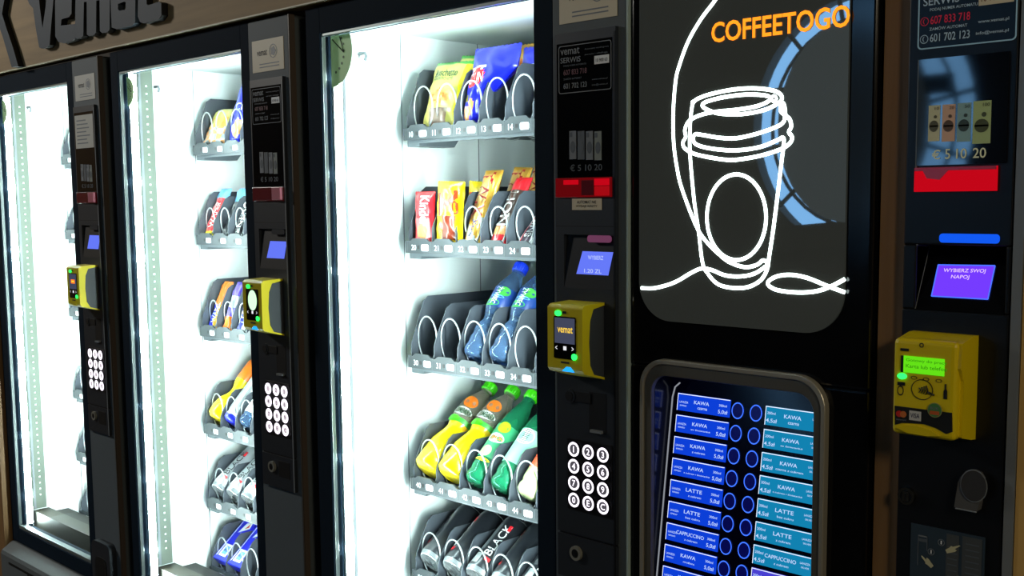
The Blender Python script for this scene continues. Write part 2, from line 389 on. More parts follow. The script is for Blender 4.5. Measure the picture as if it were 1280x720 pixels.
    # keypad
    b = MB(); kx, kz = xm+.0376, 1.1973; b.box(kx-.016, kx+.0746, yf-.0015, yf, kz-.097, kz+.016, black)
    kp = b.build('keypad', t, bevel=.001)
    for r in range(4):
        for c in range(3):
            cx, cz = kx+c*.0293, kz-r*.0266; s = '1234567890EC'[r*3+c]
            b = MB(); b.cyl((cx, cz), .0115, yf-.004, yf-.0015, black)
            if k == 3: b.cyl((cx, cz), .0080, yf-.0043, yf-.004, keyd); b.ring((cx, cz), .0080, .0113, yf-.0044, keyl); b.text(s, (cx, yf-.0046, cz-.0048), None, .0096, keyl, align='c')
            else: b.ring((cx, cz), .0062, .0118, yf-.0044, keyl); b.cyl((cx, cz), .0064, yf-.0043, yf-.004, keym); b.text(s, (cx, yf-.0046, cz-.0042), None, .0084, keyd, align='c')
            b.build('key', kp)
    # lock
    b = MB(); lz = 1.033; lf = pm('lock_face', (150, 150, 140), .4, .3); b.cyl((xm+.040, lz), .0115, yf-.005, yf, lf); b.ring((xm+.040, lz), .007, .0112, yf-.0053, lf); b.cyl((xm+.040, lz), .007, yf-.0052, yf-.005, black); b.box(xm+.039, xm+.041, yf-.0056, yf-.0052, lz-.005, lz+.005, deep)
    if k != 3: b.box(xm+.062, xm+.102, yf-.0006, yf, lz-.018, lz+.016, deep)
    b.build('door_lock', ctrl)
    # card reader
    a0, a1 = xm+.0275, xm+.0965
    b = MB(); prof = [(yf, 1.4275), (-.052, 1.4255), (-.058, 1.421), (-.058, 1.330), (-.054, 1.3245), (yf, 1.3115), (yf, 1.3150), (-.032, 1.3215), (-.0405, 1.336), (-.0430, 1.370), (-.0405, 1.402), (-.033, 1.4190), (yf, 1.4230)]
    b.prism(prof, a0, a1, yel, 'x'); rd = b.build('card_reader', t, bevel=.0015)
    b = MB(); b.prism([(yf, 1.4215), (-.036, 1.4185), (-.044, 1.370), (-.036, 1.3220), (yf, 1.3155)], a0+.001, a1-.0012, pm('reader_body', (58, 62, 66) if k != 3 else (16, 17, 20), .45), 'x'); b.build('reader_housing', rd)
    yy = -.0582
    b = MB(); p0, p1 = a0+.0135, a1-.012; b.prism(rrect(p0, p1, 1.345, 1.408, .002, 2), yy-.0008, yy, gloss)
    b.box(p0+.002, p1-.002, yy-.0012, yy-.0008, 1.368, 1.406, scrg if k != 2 else pm('dim_scr', (40, 44, 40), .2))
    b.box((a0+a1)/2-.003, (a0+a1)/2+.004, yy-.0012, yy-.0008, 1.4125, 1.416, deep)
    if k == 3: b.text('vemat', (p0+.008, yy-.0014, 1.384), .030, .009, yelt)
    if k == 1: b.box(p0+.012, p0+.034, yy-.0014, yy-.0012, 1.382, 1.392, oranget); b.box(p0+.016, p0+.03, yy-.0015, yy-.0013, 1.386, 1.389, yelt)
    if k == 2: b.cyl((p0+.024, 1.3855), .0155, yy-.0016, yy-.0012, scrw, 24, .0205)
    b.text('<', (p0+.003, yy-.001, 1.358), .004, .006, whitel); b.box(p0+.019, p0+.025, yy-.001, yy-.0008, 1.358, 1.364, whitel); b.text('>', (p1-.008, yy-.001, 1.358), .004, .006, whitel)
    b.box(p0+.014, p0+.03, yy-.001, yy, 1.3385, 1.341, inkd)
    b.build('reader_screen', rd)
    b = MB(); b.cyl((a0+.022, 1.4125), .0062, yy-.0015, yy, greenl, 16, .0042); b.build('status_light', rd); b = MB(); b.cyl((p1-.003, 1.3495), .0048, yy-.002, yy, greenl, 16); b.build('confirm_button', rd)
    b = MB(); b.prism([(a0+.030, 1.3265), (a0+.038, 1.3335), (a0+.046, 1.3335), (a0+.054, 1.3265)], yy-.0012, yy, bluel if k != 1 else yel); b.build('blue_light', rd)
    # trays
    tx = gl+.035
    for r, zb in enumerate(ROWS):
        b = MB(); w = SLOTS*PITCH
        b.box(tx-.006, tx+w+.006, YT+.012, .60, zb+.012, zb+.016, trayg); b.box(tx+.0, tx+w, YT+.004, YT+.008, zb-.006, zb+.010, trayg)
        # side bracket below the strip
        b.prism([(YT+.006, zb-.012), (YT+.10, zb-.012), (YT+.12, zb+.012), (YT+.006, zb+.012)], tx-.006, tx+.03, trayg, 'x')
        tray = b.build('tray', t)
        b = MB(); pts = [(tx-.006, zb)]
        pts = [(tx-.006, zb), (tx+w+.006, zb), (tx+w+.006, zb+SH-.006)]
        for q in range(SLOTS, 0, -1):
            xa = tx+q*PITCH; pts += [(xa-.006, zb+SH-.006), (xa-.014, zb+SH), (xa-PITCH+.016, zb+SH), (xa-PITCH+.008, zb+SH-.006)]
        pts += [(tx-.006, zb+SH-.006)]
        b.prism(pts, YT-.004, YT, stripm)
        for q in range(min(SLOTS, nshow+1)):
            xa = tx+q*PITCH; yq = YT-.0045
            b.box(xa+.030, xa+.036, yq, YT-.004, zb+.009, zb+.016, deep)
            b.prism(rrect(xa+.042, xa+.064, zb+.005, zb+.018, .003, 3), yq, YT-.004, tagw)
            if k == 3:
                s = NUMS[r]+str(q) if q else NUMS[r]+'0'
                b.text(s, (xa+.012, yq, zb+.006), None, .011, tagw); b.text('5,50', (xa+.045, yq-.0003, zb+.008), .016, .0065, greyp)
            b.box(xa-.0008, xa+.0008, yq, YT-.004, zb+.001, zb+SH-.007, pm('strip_line', (70, 76, 80), .5))
        b.build('price_strip', tray)
        # dividers
        tall = .115 if r != 1 else .105
        if r >= 3: tall = .10
        fl = zb+.016
        for q in range(SLOTS+1):
            xa = tx+q*PITCH
            if r == 0 and q == 1 and k > 1: continue
            hh = tall+(.012 if q == 0 else 0)
            prof = [(YT, zb+.004), (YT+.001, fl+.034), (YT+.006, fl+.046), (YT+.036, fl+hh-.008), (YT+.048, fl+hh), (.56, fl+hh), (.57, fl+hh-.01), (.57, fl)]
            b = MB(); b.prism(prof, xa-.0012, xa+.0012, divm, 'x'); b.build('divider', tray)
        # coils
        small = (r == 1 or (k == 2 and r in (1, 2)))
        rx, rz = (.0275, .037) if small else (.0338, .049)
        for q in range(min(SLOTS, nshow)):
            cx = tx+(q+.5)*PITCH; cz = fl+rz+.002 if small else zb+SH+.026; turns = 5; N = 28; pts = []
            for i in range(turns*N+1):
                a = -pi/2+2*pi*i/N; y = YT+.004+(.072*i/N)
                if i < N*.9: y = YT+.004+.02*(i/N)
                else: y = YT+.022+.078*((i-N*.9)/N)
                pts.append((cx+rx*cos(a), y, cz+rz*sin(a)))
            b = MB(); b.tube(pts, .0017, steel, 6); b.build('coil', tray)
    return t, tx
M1, tx1 = machine(1, -3.380, -2.888, -2.840, -3.425, 'leftmost snack vending machine, lit white, with orange text on its card reader', 2, 1)
M2, tx2 = machine(2, -2.603, -2.055, -2.012, -2.640, 'middle snack vending machine, between the other two, with a bright oval on its card reader', 4, 1)
M3, tx3 = machine(3, -1.777, -1.219, -1.167, -1.822, 'snack and drink vending machine beside the black coffee machine, with red lit banknote slot', 6, 1)
# round pale-green clock sticker behind the glass of machine 3, small dials on the others
def dial(machine_obj, cx, cz, r, x_min):
    b = MB(); y = .0185; pts = []
    for i in range(40):
        a = -pi/2+pi*i/39; pts.append((cx+r*cos(a), min(cz+r*sin(a), 1.892)))
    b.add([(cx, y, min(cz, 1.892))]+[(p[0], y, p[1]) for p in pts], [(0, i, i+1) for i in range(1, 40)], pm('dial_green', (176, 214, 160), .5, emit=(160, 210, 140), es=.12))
    for i in range(9):
        a = -1.2+i*.3; b.cyl((cx+r*.62*cos(a), cz+r*.62*sin(a)), r*.04, y-.0008, y-.0004, pm('dial_ink', (90, 120, 90), .5), 8)
    b.tube([(cx+r*.1, y-.001, cz+r*.35), (cx+r*.62, y-.001, cz-r*.05)], r*.014, inkd, 5); b.tube([(cx+r*.45, y-.001, cz+r*.4), (cx+r*.62, y-.001, cz-r*.05)], r*.012, inkd, 5)
    b.build('dial_sticker', machine_obj)
dial(M3, -1.768, 1.862, .066, 0); dial(M2, -2.596, 1.850, .035, 0); dial(M1, -3.370, 1.850, .035, 0)

# ------------------------------------------------------------------ products
def fbag(w, h, d):
    def th(u, v):
        e = min(v/.10, (1-v)/.10, 1)
        return d/2*(max(0, 1-abs(u)**2.4)**.6)*(e**.7)*(.72+.28*sin(pi*v))
    return th
def bag(name, w, h, d, paint, mats, texts=(), wr=.0012, seed=1, foot=0):
    th = fbag(w, h, d); b = MB(); nu, nv = 22, 34; rnd = random.Random(seed)
    ph = [rnd.uniform(0, 6) for _ in range(6)]
    def Y(x, z, sgn):
        u = max(-1, min(1, x/(w/2))); v = max(0, min(1, z/h))
        t = th(u, v); wob = wr*(sin(9*u+ph[0]+7*v)+sin(17*v+ph[1]-5*u)+.6*sin(31*v+ph[2]+11*u))
        return sgn*(t+.0006)+wob*(1 if sgn < 0 else -1)*min(1, t/(d*.2+1e-6))
    for sgn in (-1, 1):
        vs = []; fs = {}
        for j in range(nv+1):
            v = j/nv; pin = 1-.05*sin(pi*v)
            for i in range(nu+1):
                u = -1+2*i/nu; x = u*w/2*pin; z = v*h
                if foot: sc_ = (foot+(1-foot)*max(0, min(1, (v-.40)/.30)))/1.0; x = -w/2+(x+w/2)*sc_
                if j in (0, nv): z += (.0012 if i % 2 else -.0012)
                vs.append((x, Y(u*w/2, v*h, sgn), z))
        for j in range(nv):
            for i in range(nu):
                q = (j*(nu+1)+i, j*(nu+1)+i+1, (j+1)*(nu+1)+i+1, (j+1)*(nu+1)+i)
                if sgn > 0: q = q[::-1]
                mt = paint(-1+2*(i+.5)/nu, (j+.5)/nv); fs.setdefault(mt, []).append(q)
        o = len(b.v); b.v += vs
        for mt, L in fs.items():
            mi = b.mi(mats[mt])
            for q in L: b.f.append(tuple(o+k for k in q)); b.m.append(mi); b.sm.append(True)
    for (s, cu, cv, tw, tht, mk, rot) in texts:
        vs, fcs, asp = text_geo(s); P = []
        for a, c in vs:
            px, pz = (a-.5)*tw, (c-.5)*tht
            if rot == 1: px, pz = pz, -px
            elif rot == -1: px, pz = -pz, px
            elif rot: ca, sa = cos(rot), sin(rot); px, pz = px*ca-pz*sa, px*sa+pz*ca
            x = cu*w/2+px; z = cv*h+pz; P.append((x, Y(x, z, -1)-.0012, z))
        b.add(P, fcs, mats[mk])
    root = b.build(name)
    return root
def place(o, x, y, z, lean=0, yaw=0, roll=0):
    o.location = (x, y, z)
    if yaw: o.rotation_mode = 'ZYX'; roll = 0
    o.rotation_euler = (radians(-lean), radians(roll), radians(yaw)); return o
def dup(o, label):
    c = o.copy(); C.objects.link(c); c['label'] = label
    for ch in o.children:
        d = ch.copy(); C.objects.link(d); d.parent = c
    return c
foil = dict(rough=.28, coat=.3)
P_ = lambda n, c, **k: pm('pack_'+n, c, **{**foil, **k})
red = P_('red', (222, 30, 40)); blue = P_('blue', (20, 30, 215)); dblue = P_('dblue', (30, 36, 120)); yellow = P_('yellow', (250, 228, 20)); creamy = P_('cream', (196, 186, 96)); gold = P_('gold', (212, 160, 60), metal=.4)
brown = P_('brown', (88, 52, 30)); whitepk = P_('white', (238, 240, 240)); orangep = P_('orange', (240, 120, 30)); green = P_('green', (70, 170, 60)); dkgreen = P_('dkgreen', (30, 80, 50)); silverp = P_('silver', (180, 186, 188), metal=.5); blackp = P_('black', (30, 34, 40)); purple = P_('purple', (90, 70, 190)); skyp = P_('sky', (110, 180, 225)); pink = P_('pinkred', (240, 110, 110)); tan = P_('tan', (226, 150, 84)); clearw = P_('window', (120, 96, 80))
def X3(q): return tx3+(q+.5)*PITCH
def X2(q): return tx2+(q+.5)*PITCH
def X1(q): return tx1+(q+.5)*PITCH
FL = [z+.017 for z in ROWS]
# -- machine 3, row 1
def pb(u, v):
    if v > .955: return 'g'
    if ((u+.05)/.62)**2+((v-.47)/.105)**2 < 1: return 'o' if (sin(9*u+4)*sin(30*v)) > -.35 else 't'
    if v < .30 and abs(u) < .42: return 'w' if v > .05 else 'c'
    if u > .72: return 'y'
    return 'c'
mb_ = {'c': creamy, 'g': green, 'o': tan, 't': orangep, 'w': clearw, 'y': yellow, 'k': dkgreen}
o = bag('snack_bag', .112, .142, .040, pb, mb_, [('Bruschette', -.05, .80, .066, .016, 'k', 0), ('MINI BRUSCHETTE', -.1, .71, .055, .006, 'k', 0)], seed=3)
tag(o, 'cream snack bag printed with toasted bread, front of the top tray', 'snack bag', 'snack bags on the top tray of the right vending machine')
place(o, tx3+.070, .207, FL[0], 17, roll=2)
c = dup(o, 'cream snack bag behind the front cream bag on the top tray'); place(c, tx3+.088, .258, FL[0]+.012, 14, roll=5)
def pc(u, v):
    if v > .80: return 'b'
    if ((u+.45)/.5)**2+((v-.58)/.12)**2 < 1: return 'r'
    if ((u+.5)/.45)**2+((v-.715)/.035)**2 < 1: return 'w'
    if ((u+.45)/.28)**2+((v-.14)/.10)**2 < 1: return 'o'
    if ((u+.1)/.2)**2+((v-.22)/.10)**2 < 1: return 'o'
    if ((u+.62)/.16)**2+((v-.33)/.05)**2 < 1: return 'y'
    return 'b'
mc = {'b': blue, 'r': red, 'w': whitepk, 'o': tan, 'y': yellow, 'x': red}
o = bag('snack_bag', .125, .155, .040, pc, mc, [('CRUN', -.50, .58, .046, .021, 'w', 0), ('Lorenz', -.55, .715, .032, .006, 'x', 0)], seed=5, foot=.53)
tag(o, 'blue snack bag with white lettering on a red oval, front of top tray', 'snack bag', 'snack bags on the top tray of the right vending machine')
place(o, tx3+2*PITCH+.064, .205, FL[0]+.002, 13)
c = dup(o, 'blue snack bag at the right of the front blue bag, above the empty coils'); place(c, tx3+3*PITCH+.062, .272, FL[0]+.003, 12)
c = dup(o, 'rearmost blue snack bag at the right end of the top tray'); place(c, tx3+4*PITCH+.062, .320, FL[0]+.004, 10)
def po(u, v): return 'o' if v > .8 else ('y' if v > .6 else 'r')
o = bag('snack_bag', .10, .15, .03, po, {'o': gold, 'y': orangep, 'r': red}, seed=6)
tag(o, 'orange topped snack bag peeking out behind the blue bags', 'snack bag', 'snack bags on the top tray of the right vending machine'); place(o, tx3+2*PITCH+.030, .325, FL[0]+.018, 5)
# -- row 2
G2 = 'chocolate packs on the second tray of the right vending machine'
def pk(u, v):
    if v > .92: return 'r'
    if v < .42 and abs(u) < .75: return 'p' if (u*u/.3+(v-.25)**2/.02) > 1 else 'b'
    return 'r' if v > .5 or abs(u) > .75 else 'p'
o = bag('chocolate_pack', .060, .105, .016, pk, {'r': red, 'p': pink, 'b': tan, 'w': whitepk, 'd': dblue}, [('Kinder', .20, .64, .060, .026, 'w', 1)], wr=.0006, seed=8)
tag(o, 'red and pink chocolate pack, first slot of the second tray', 'chocolate pack', G2); place(o, X3(0)+.003, .190, FL[1], 2)
def pmm(u, v):
    if v < .46 and v > .1 and u > -.35 and u < .6: return 'b'
    return 'y'
o = bag('candy_pack', .078, .124, .020, pmm, {'y': P_('candy_yellow', (226, 196, 8)), 'b': P_('candy_brown', (120, 40, 10)), 'r': P_('orangered', (215, 50, 15)), 'q': P_('orangered', (215, 50, 15))}, [('M', .0, .66, .056, .046, 'q', .12), ('m', .45, .62, .02, .02, 'r', .1)], wr=.0008, seed=9)
tag(o, 'yellow candy pack with a big orange letter, second tray', 'candy pack', G2); place(o, X3(1)+.006, .190, FL[1], 2, roll=2)
c = dup(o, 'second yellow candy pack half hidden behind the front one'); place(c, X3(1)+.012, .26, FL[1], 4, roll=4)
def ptw(u, v):
    if v > .93: return 'g'
    if v < .34: return 'b' if (sin(18*v+3*u) > .2) else 'g'
    if u > .45: return 'g'
    return 'l'
mt = {'g': gold, 'b': silverp, 'l': P_('palegold', (205, 160, 84)), 'r': P_('deepred', (150, 8, 24)), 'd': dblue}
tw = bag('chocolate_bar', .050, .158, .020, ptw, mt, [('TWIX', -.15, .66, .095, .032, 'r', 1), ('Xtra', -.05, .22, .036, .014, 'd', 1)], wr=.0006, seed=10)
tag(tw, 'gold wrapped chocolate bar with red lettering, third slot, second tray', 'chocolate bar', G2); place(tw, X3(2)-.002, .192, FL[1], 24)
for q, (dx, dy, dz, ln) in enumerate(((.012, .055, .004, 22), (.030, .10, .006, 20), (.040, .145, .0, 17))):
    c = dup(tw, ['gold wrapped bar directly behind the front gold bar', 'gold wrapped bar, middle one of those behind the front gold bar', 'rearmost gold wrapped bar standing behind the other gold bars'][q]); place(c, X3(2)+dx, .20+dy, FL[1]+dz, ln, roll=3)
def pl(u, v):
    if v > .80: return 'r'
    if v < .15: return 'r'
    if v < .26: return 'y'
    return 'k'
o = bag('chocolate_bar', .044, .150, .020, pl, {'r': red, 'y': tan, 'k': P_('choco', (70, 44, 34)), 'w': whitepk}, [('LION', -.1, .52, .075, .024, 'w', 1)], wr=.0006, seed=11)
tag(o, 'brown bar with red ends and white lettering, fourth slot, second tray', 'chocolate bar', G2); place(o, X3(3)-.004, .193, FL[1], 31)
def ps(u, v): return 'w' if abs(u) > .62 else ('r' if abs(u) > .5 else 'b')
o = bag('chocolate_bar', .044, .150, .018, ps, {'w': whitepk, 'r': red, 'b': P_('dark_plum', (60, 44, 60))}, [('SNICKERS', 0, .48, .105, .017, 'w', -1)], wr=.0005, seed=12)
tag(o, 'dark bar with white lettering and white and red edges, rightmost seen on second tray', 'chocolate bar', G2); place(o, X3(4)-.004, .193, FL[1], 46)
# -- bottles
clearb = pm('bottle_clear_blue', (110, 150, 200), .06, trans=.75, ior=1.3)
clearg = pm('bottle_clear_green', (40, 150, 105), .06, trans=.55, ior=1.25)
clearp = pm('bottle_clear', (225, 215, 195), .08, trans=.75, ior=1.2)
juice = pm('juice_yellow', (252, 222, 8), .18, coat=.6); juiceo = pm('juice_orange', (245, 190, 30), .2, coat=.5); juiceg = pm('juice_pale_green', (196, 212, 150), .2, coat=.4)
capg = pm('cap_green', (70, 210, 20), .35); capb = pm('cap_blue', (20, 60, 220), .35)
def bottle(name, prof, mats, capm, neck_z, cap_r, texts=(), blobs=()):
    root = MB().lathe(prof, mats, 28).build(name)
    b = MB(); b.lathe([(0.0001, neck_z+.019), (cap_r-.001, neck_z+.019), (cap_r, neck_z+.017), (cap_r, neck_z), (0.0001, neck_z)], capm, 20)
    for k in range(20):
        a = 2*pi*k/20; b.box(cap_r*cos(a)-.0006, cap_r*cos(a)+.0006, cap_r*sin(a)-.0006, cap_r*sin(a)+.0006, neck_z+.001, neck_z+.016, capm)
    b.build('bottle_cap', root)
    if texts or blobs:
        b = MB()
        def wrap(x, z, r): a = x/r-radians(90)+LT; return (r*cos(a), r*sin(a), z)
        for (s, x, z, w, h, mt, rot, r) in texts:
            vs, fcs, asp = text_geo(s); P = []
            for a, c in vs:
                px, pz = (a-.5)*w, (c-.5)*h
                if rot == 1: px, pz = pz, -px
                elif rot == -1: px, pz = -pz, px
                P.append(wrap(x+px, z+pz, r+.0012))
            b.add(P, fcs, mt)
        for (x, z, rx, rz, mt, r, off) in blobs:
            n = 24; vs = [wrap(x, z, r+off)]+[wrap(x+rx*cos(2*pi*i/n), z+rz*sin(2*pi*i/n), r+off) for i in range(n)]
            b.add(vs, [(0, 1+i, 1+(i+1) % n) for i in range(n)], mt)
        b.build('bottle_label', root)
    return root
LT = radians(12)
RB = .0275
labelw = pm('label_print_blue', (40, 110, 190), .35); labelg = pm('label_print_green', (60, 160, 60), .35)
water = bottle('water_bottle', [(.0001, 0), (.020, 0), (RB-.002, .006), (RB, .014), (RB-.003, .024), (RB, .034), (RB-.003, .044), (RB, .054), (RB-.003, .066), (RB-.008, .082), (RB-.003, .096), (RB, .104), (RB, .150), (RB-.003, .162), (.016, .182), (.0125, .192), (.0125, .200)],
    [clearb]*11+[pm('label_deep_blue', (24, 60, 130), .35)]+[clearb]*4, capb, .200, .0145, [('ŻYWIEC', 0, .128, .040, .016, whitepk, 1, RB)], [(-.008, .112, .020, .008, labelg, RB, .0006), (.010, .140, .014, .010, labelg, RB, .0006), (0, .127, .016, .0035, skyp, RB, .0005)])
G3 = 'water bottles on the third tray of the right vending machine'
tag(water, 'clear blue water bottle leaning back in the third slot', 'water bottle', G3); place(water, X3(2)+.002, .192, FL[2]+.018, 38)
c = dup(water, 'clear blue water bottle leaning back in the fourth slot, right of the other one'); place(c, X3(3)+.002, .192, FL[2]+.018, 38, yaw=0)
c = dup(water, 'water bottle standing further back behind the third slot one'); place(c, X3(2)+.006, .285, FL[2]+.012, 34)
c = dup(water, 'water bottle standing further back behind the fourth slot one'); place(c, X3(3)+.006, .285, FL[2]+.012, 34)
G4 = 'drink bottles on the fourth tray of the right vending machine'
jprof = [(.0001, 0), (.026, 0), (.032, .005), (.0335, .02), (.0335, .062), (.030, .078), (.026, .094), (.024, .106), (.027, .116), (.030, .126), (.030, .175), (.023, .192), (.015, .208), (.0125, .214), (.0125, .224)]
tymb = bottle('juice_bottle', jprof, [juice]*7+[juiceo, labelg, clearp, clearp, clearp, clearp, clearp], capg, .222, .0155,
    [('TYMBARK', .004, .142, .044, .014, dkgreen, 0, .0303)], [(0, .142, .026, .010, whitepk, .030, .0006), (.006, .168, .017, .014, orangep, .030, .0007), (-.008, .120, .018, .008, capg, .030, .0008)])
tag(tymb, 'yellow juice bottle with orange fruit on its label and green cap, second slot, fourth tray', 'juice bottle', G4); place(tymb, X3(1)-.001, .188, FL[3]+.026, 51)
c = dup(tymb, 'yellow juice bottle with green cap in the leftmost slot, fourth tray'); place(c, X3(0)-.001, .188, FL[3]+.026, 51, yaw=0)
gprof = [(.0001, 0), (.018, 0), (.0255, .006), (.027, .014), (.0245, .022), (.027, .030), (.0275, .050), (.0275, .130), (.025, .155), (.017, .185), (.0125, .200), (.0125, .212)]
gl_lab = pm('label_mint', (150, 215, 190), .35)
lemon = bottle('green_drink_bottle', gprof, [clearg]*6+[pm('label_green_clear', (60, 160, 110), .3)]+[clearg]*4, capg, .212, .0145,
    [('LEMON', .002, .095, .030, .008, orangep, 0, .0277)], [(0, .095, .019, .011, whitepk, .0275, .0005), (.004, .122, .014, .013, pm('limepatch', (170, 225, 20), .4), .0275, .0007), (-.004, .062, .013, .013, pm('limeslice', (200, 225, 140), .4), .0275, .0007), (.0, .042, .018, .004, yellow, .0275, .0007)])
tag(lemon, 'green bottle with lime and lemon label, third slot, fourth tray', 'drink bottle', G4); place(lemon, X3(2)+.001, .190, FL[3]+.022, 47)
bar = bottle('green_drink_bottle', gprof, [clearg]*6+[gl_lab]+[clearg]*4, capg, .212, .0145, [('||||||||', .002, .112, .030, .014, inkd, 1, .0278)], [(0, .112, .020, .018, whitepk, .0275, .0005)])
tag(bar, 'green bottle showing a white barcode patch, fourth slot, fourth tray', 'drink bottle', G4); place(bar, X3(3)+.001, .190, FL[3]+.022, 47)
pale = bottle('pale_drink_bottle', gprof, [juiceg]*6+[pm('label_orange_red', (235, 90, 50), .35)]+[juiceg]*4, capg, .212, .0145)
tag(pale, 'pale green drink bottle with orange label, at the right edge of fourth tray', 'drink bottle', G4); place(pale, X3(4)+.004, .190, FL[3]+.022, 47)
c = dup(lemon, 'green capped bottle behind the lime and lemon bottle'); place(c, X3(3)+.012, .30, FL[3]+.02, 40)
# -- cans
canb = pm('can_black', (34, 38, 44), .3, metal=.3, coat=.3); canside = pm('can_grey', (120, 126, 130), .35, metal=.3); rim = pm('can_rim', (225, 230, 232), .2, metal=.8)
cprof = [(.0001, .003), (.020, .003), (.0225, 0), (.0240, .002), (.0262, .010), (.0265, .014), (.0265, .124), (.0245, .134), (.0235, .1365), (.0225, .135), (.0215, .132), (.0001, .132)]
cprof = [(r*1.16 if r > .001 else r, z*1.06) for r, z in cprof]
def can(main, word, wc, red_at, patch):
    root = MB().lathe(cprof, [rim, rim, rim, canside, main, main, main, rim, rim, rim, rim], 28).build('drink_can')
    b = MB()
    def wrap(x, z, r): a = x/r-radians(90)+radians(5); return (r*cos(a), r*sin(a), z)
    def txt(s, x, z, w, h, mt):
        vs, fcs, asp = text_geo(s); b.add([wrap(x+(c-.5)*-h, z+(a-.5)*w, .0316) for a, c in vs], fcs, mt)
    def patchf(x0, x1, z0, z1, mt, off):
        n = 8; vs = []
        for i in range(n+1):
            x = x0+(x1-x0)*i/n; vs += [wrap(x, z0, .0308+off), wrap(x, z1, .0308+off)]
        b.add(vs, [(2*i, 2*i+2, 2*i+3, 2*i+1) for i in range(n)], mt)
    txt(word, 0.004, .080, .078, .017, wc)
    for q in range(5): patchf(-.020+q*.002, -.019+q*.002, .05, .118, canside, .0006)
    patchf(-.02, -.004, .016, .040, patch, .0006)
    if red_at: patchf(.006, .013, .106, .120, red, .0007); patchf(.006, .018, .028, .036, red, .0007)
    b.build('can_print', root); return root
cn = can(canb, 'BLACK', whitepk, True, silverp)
G5 = 'black drink cans on the fifth tray of the right vending machine'
labs = ['black drink can leaning in the leftmost slot of the bottom visible tray', 'black drink can in the second slot of the bottom visible tray', 'black can with big white lettering and red marks, third slot', 'black drink can in the fourth slot, bottom right of the window', 'black drink can at the far right bottom of the window']
for q in range(5):
    c = cn if q == 0 else dup(cn, '')
    tag(c, labs[q], 'drink can', G5); place(c, X3(q)+.001, .190, FL[4]+.026, 56, yaw=(-62, -48, 8, -58, 20)[q])
labs2 = ['black drink can tucked behind the third slot can', 'black drink can tucked behind the fourth slot can']
for q in range(2):
    c = dup(cn, labs2[q]); place(c, X3(q+2)+.004, .30, FL[4]+.030, 45, yaw=(80, 140)[q])
# -- machine 2
GA = 'snacks on the top tray of the middle vending machine'
def pm2(u, v):
    if v > .7: return 'c'
    if v < .45: return 'o' if (sin(8*u+2)*sin(25*v)) > 0 else 'w'
    return 'c' if sin(11*u) > -.2 else 'y'
o = bag('snack_bag', .128, .106, .036, pm2, {'c': creamy, 'o': tan, 'w': silverp, 'y': gold}, seed=15)
tag(o, 'cream and tan snack bag on the top tray, middle machine', 'snack bag', GA); place(o, tx2+.066, .198, FL[0]+.002, 27)
def pm2b(u, v):
    if v > .90: return 'b'
    if v > .55: return 'b'
    return 'y' if ((u/.5)**2+((v-.25)/.15)**2 < 1) else 'b'
o = bag('snack_bag', .10, .155, .036, pm2b, {'b': blue, 'y': tan, 'r': red, 'w': whitepk}, [('CR', 0, .6, .05, .02, 'w', 0)], seed=16)
tag(o, 'blue snack bag on the top tray beside the control column, middle machine', 'snack bag', GA); place(o, tx2+2*PITCH+.040, .196, FL[0], 16)
o = bag('snack_bag', .11, .18, .03, lambda u, v: 'r' if u < .2 else 'w', {'r': red, 'w': whitepk}, seed=17)
tag(o, 'tall red and white snack bag behind the blue bag, middle machine', 'snack bag', GA); place(o, tx2+2*PITCH+.060, .26, FL[0]+.01, 8)
GB = 'wrapped bars on the second tray of the middle vending machine'
o = bag('chocolate_bar', .050, .134, .018, lambda u, v: 's' if v > .78 else ('y' if v < .12 else ('r' if u > -.5 else 'p')), {'r': red, 'p': pink, 's': skyp, 'y': yellow, 'w': whitepk}, [('WAFER', .1, .45, .07, .02, 'w', -1)], seed=18)
tag(o, 'red bar with pale blue top, first slot, second tray, middle machine', 'chocolate bar', GB); place(o, X2(0)-.004, .192, FL[1], 24)
o = bag('chocolate_bar', .060, .135, .018, lambda u, v: 's' if v > .7 else 'k', {'s': skyp, 'k': blackp}, seed=19)
tag(o, 'pack with blue top in the second slot, second tray, middle machine', 'chocolate bar', GB); place(o, X2(1), .200, FL[1], 25)
o = bag('chocolate_bar', .044, .140, .018, lambda u, v: 's' if v > .8 else ('g' if v > .74 else 'k'), {'s': skyp, 'k': blackp, 'g': green, 'w': whitepk}, [('ENERGY', 0, .45, .10, .022, 'w', -1)], seed=20)
tag(o, 'black bar with big white lettering, second tray, middle machine', 'chocolate bar', GB); place(o, X2(2)-.008, .190, FL[1], 26)
GC = 'wrapped bars on the third tray of the middle vending machine'
o = bag('chocolate_bar', .044, .130, .018, lambda u, v: 'o' if v > .5 else ('b' if u < .2 else 'y'), {'o': orangep, 'b': blue, 'y': gold, 'w': whitepk}, [('WAFEL', .1, .34, .055, .018, 'w', -1)], seed=21)
tag(o, 'orange and blue bar in the first slot, third tray, middle machine', 'chocolate bar', GC); place(o, X2(0)-.002, .190, FL[2], 24)
o = bag('chocolate_bar', .042, .130, .018, lambda u, v: 'p' if v > .72 else ('s' if v > .48 else ('p' if v > .28 else 'o')), {'o': orangep, 'p': purple, 's': silverp}, seed=22)
tag(o, 'purple and silver bar in the second slot, third tray, middle machine', 'chocolate bar', GC); place(o, X2(1)-.004, .190, FL[2], 22)
o = bag('chocolate_bar', .044, .130, .018, lambda u, v: 'b' if u < .3 else 'w', {'b': dblue, 'w': whitepk}, [('TYTAN', -.1, .4, .06, .016, 'w', -1)], seed=23)
tag(o, 'navy and white bar next to the yellow card reader, middle machine', 'chocolate bar', GC); place(o, X2(2)-.006, .190, FL[2], 22)
GD = 'drink bottles on the fourth tray of the middle vending machine'
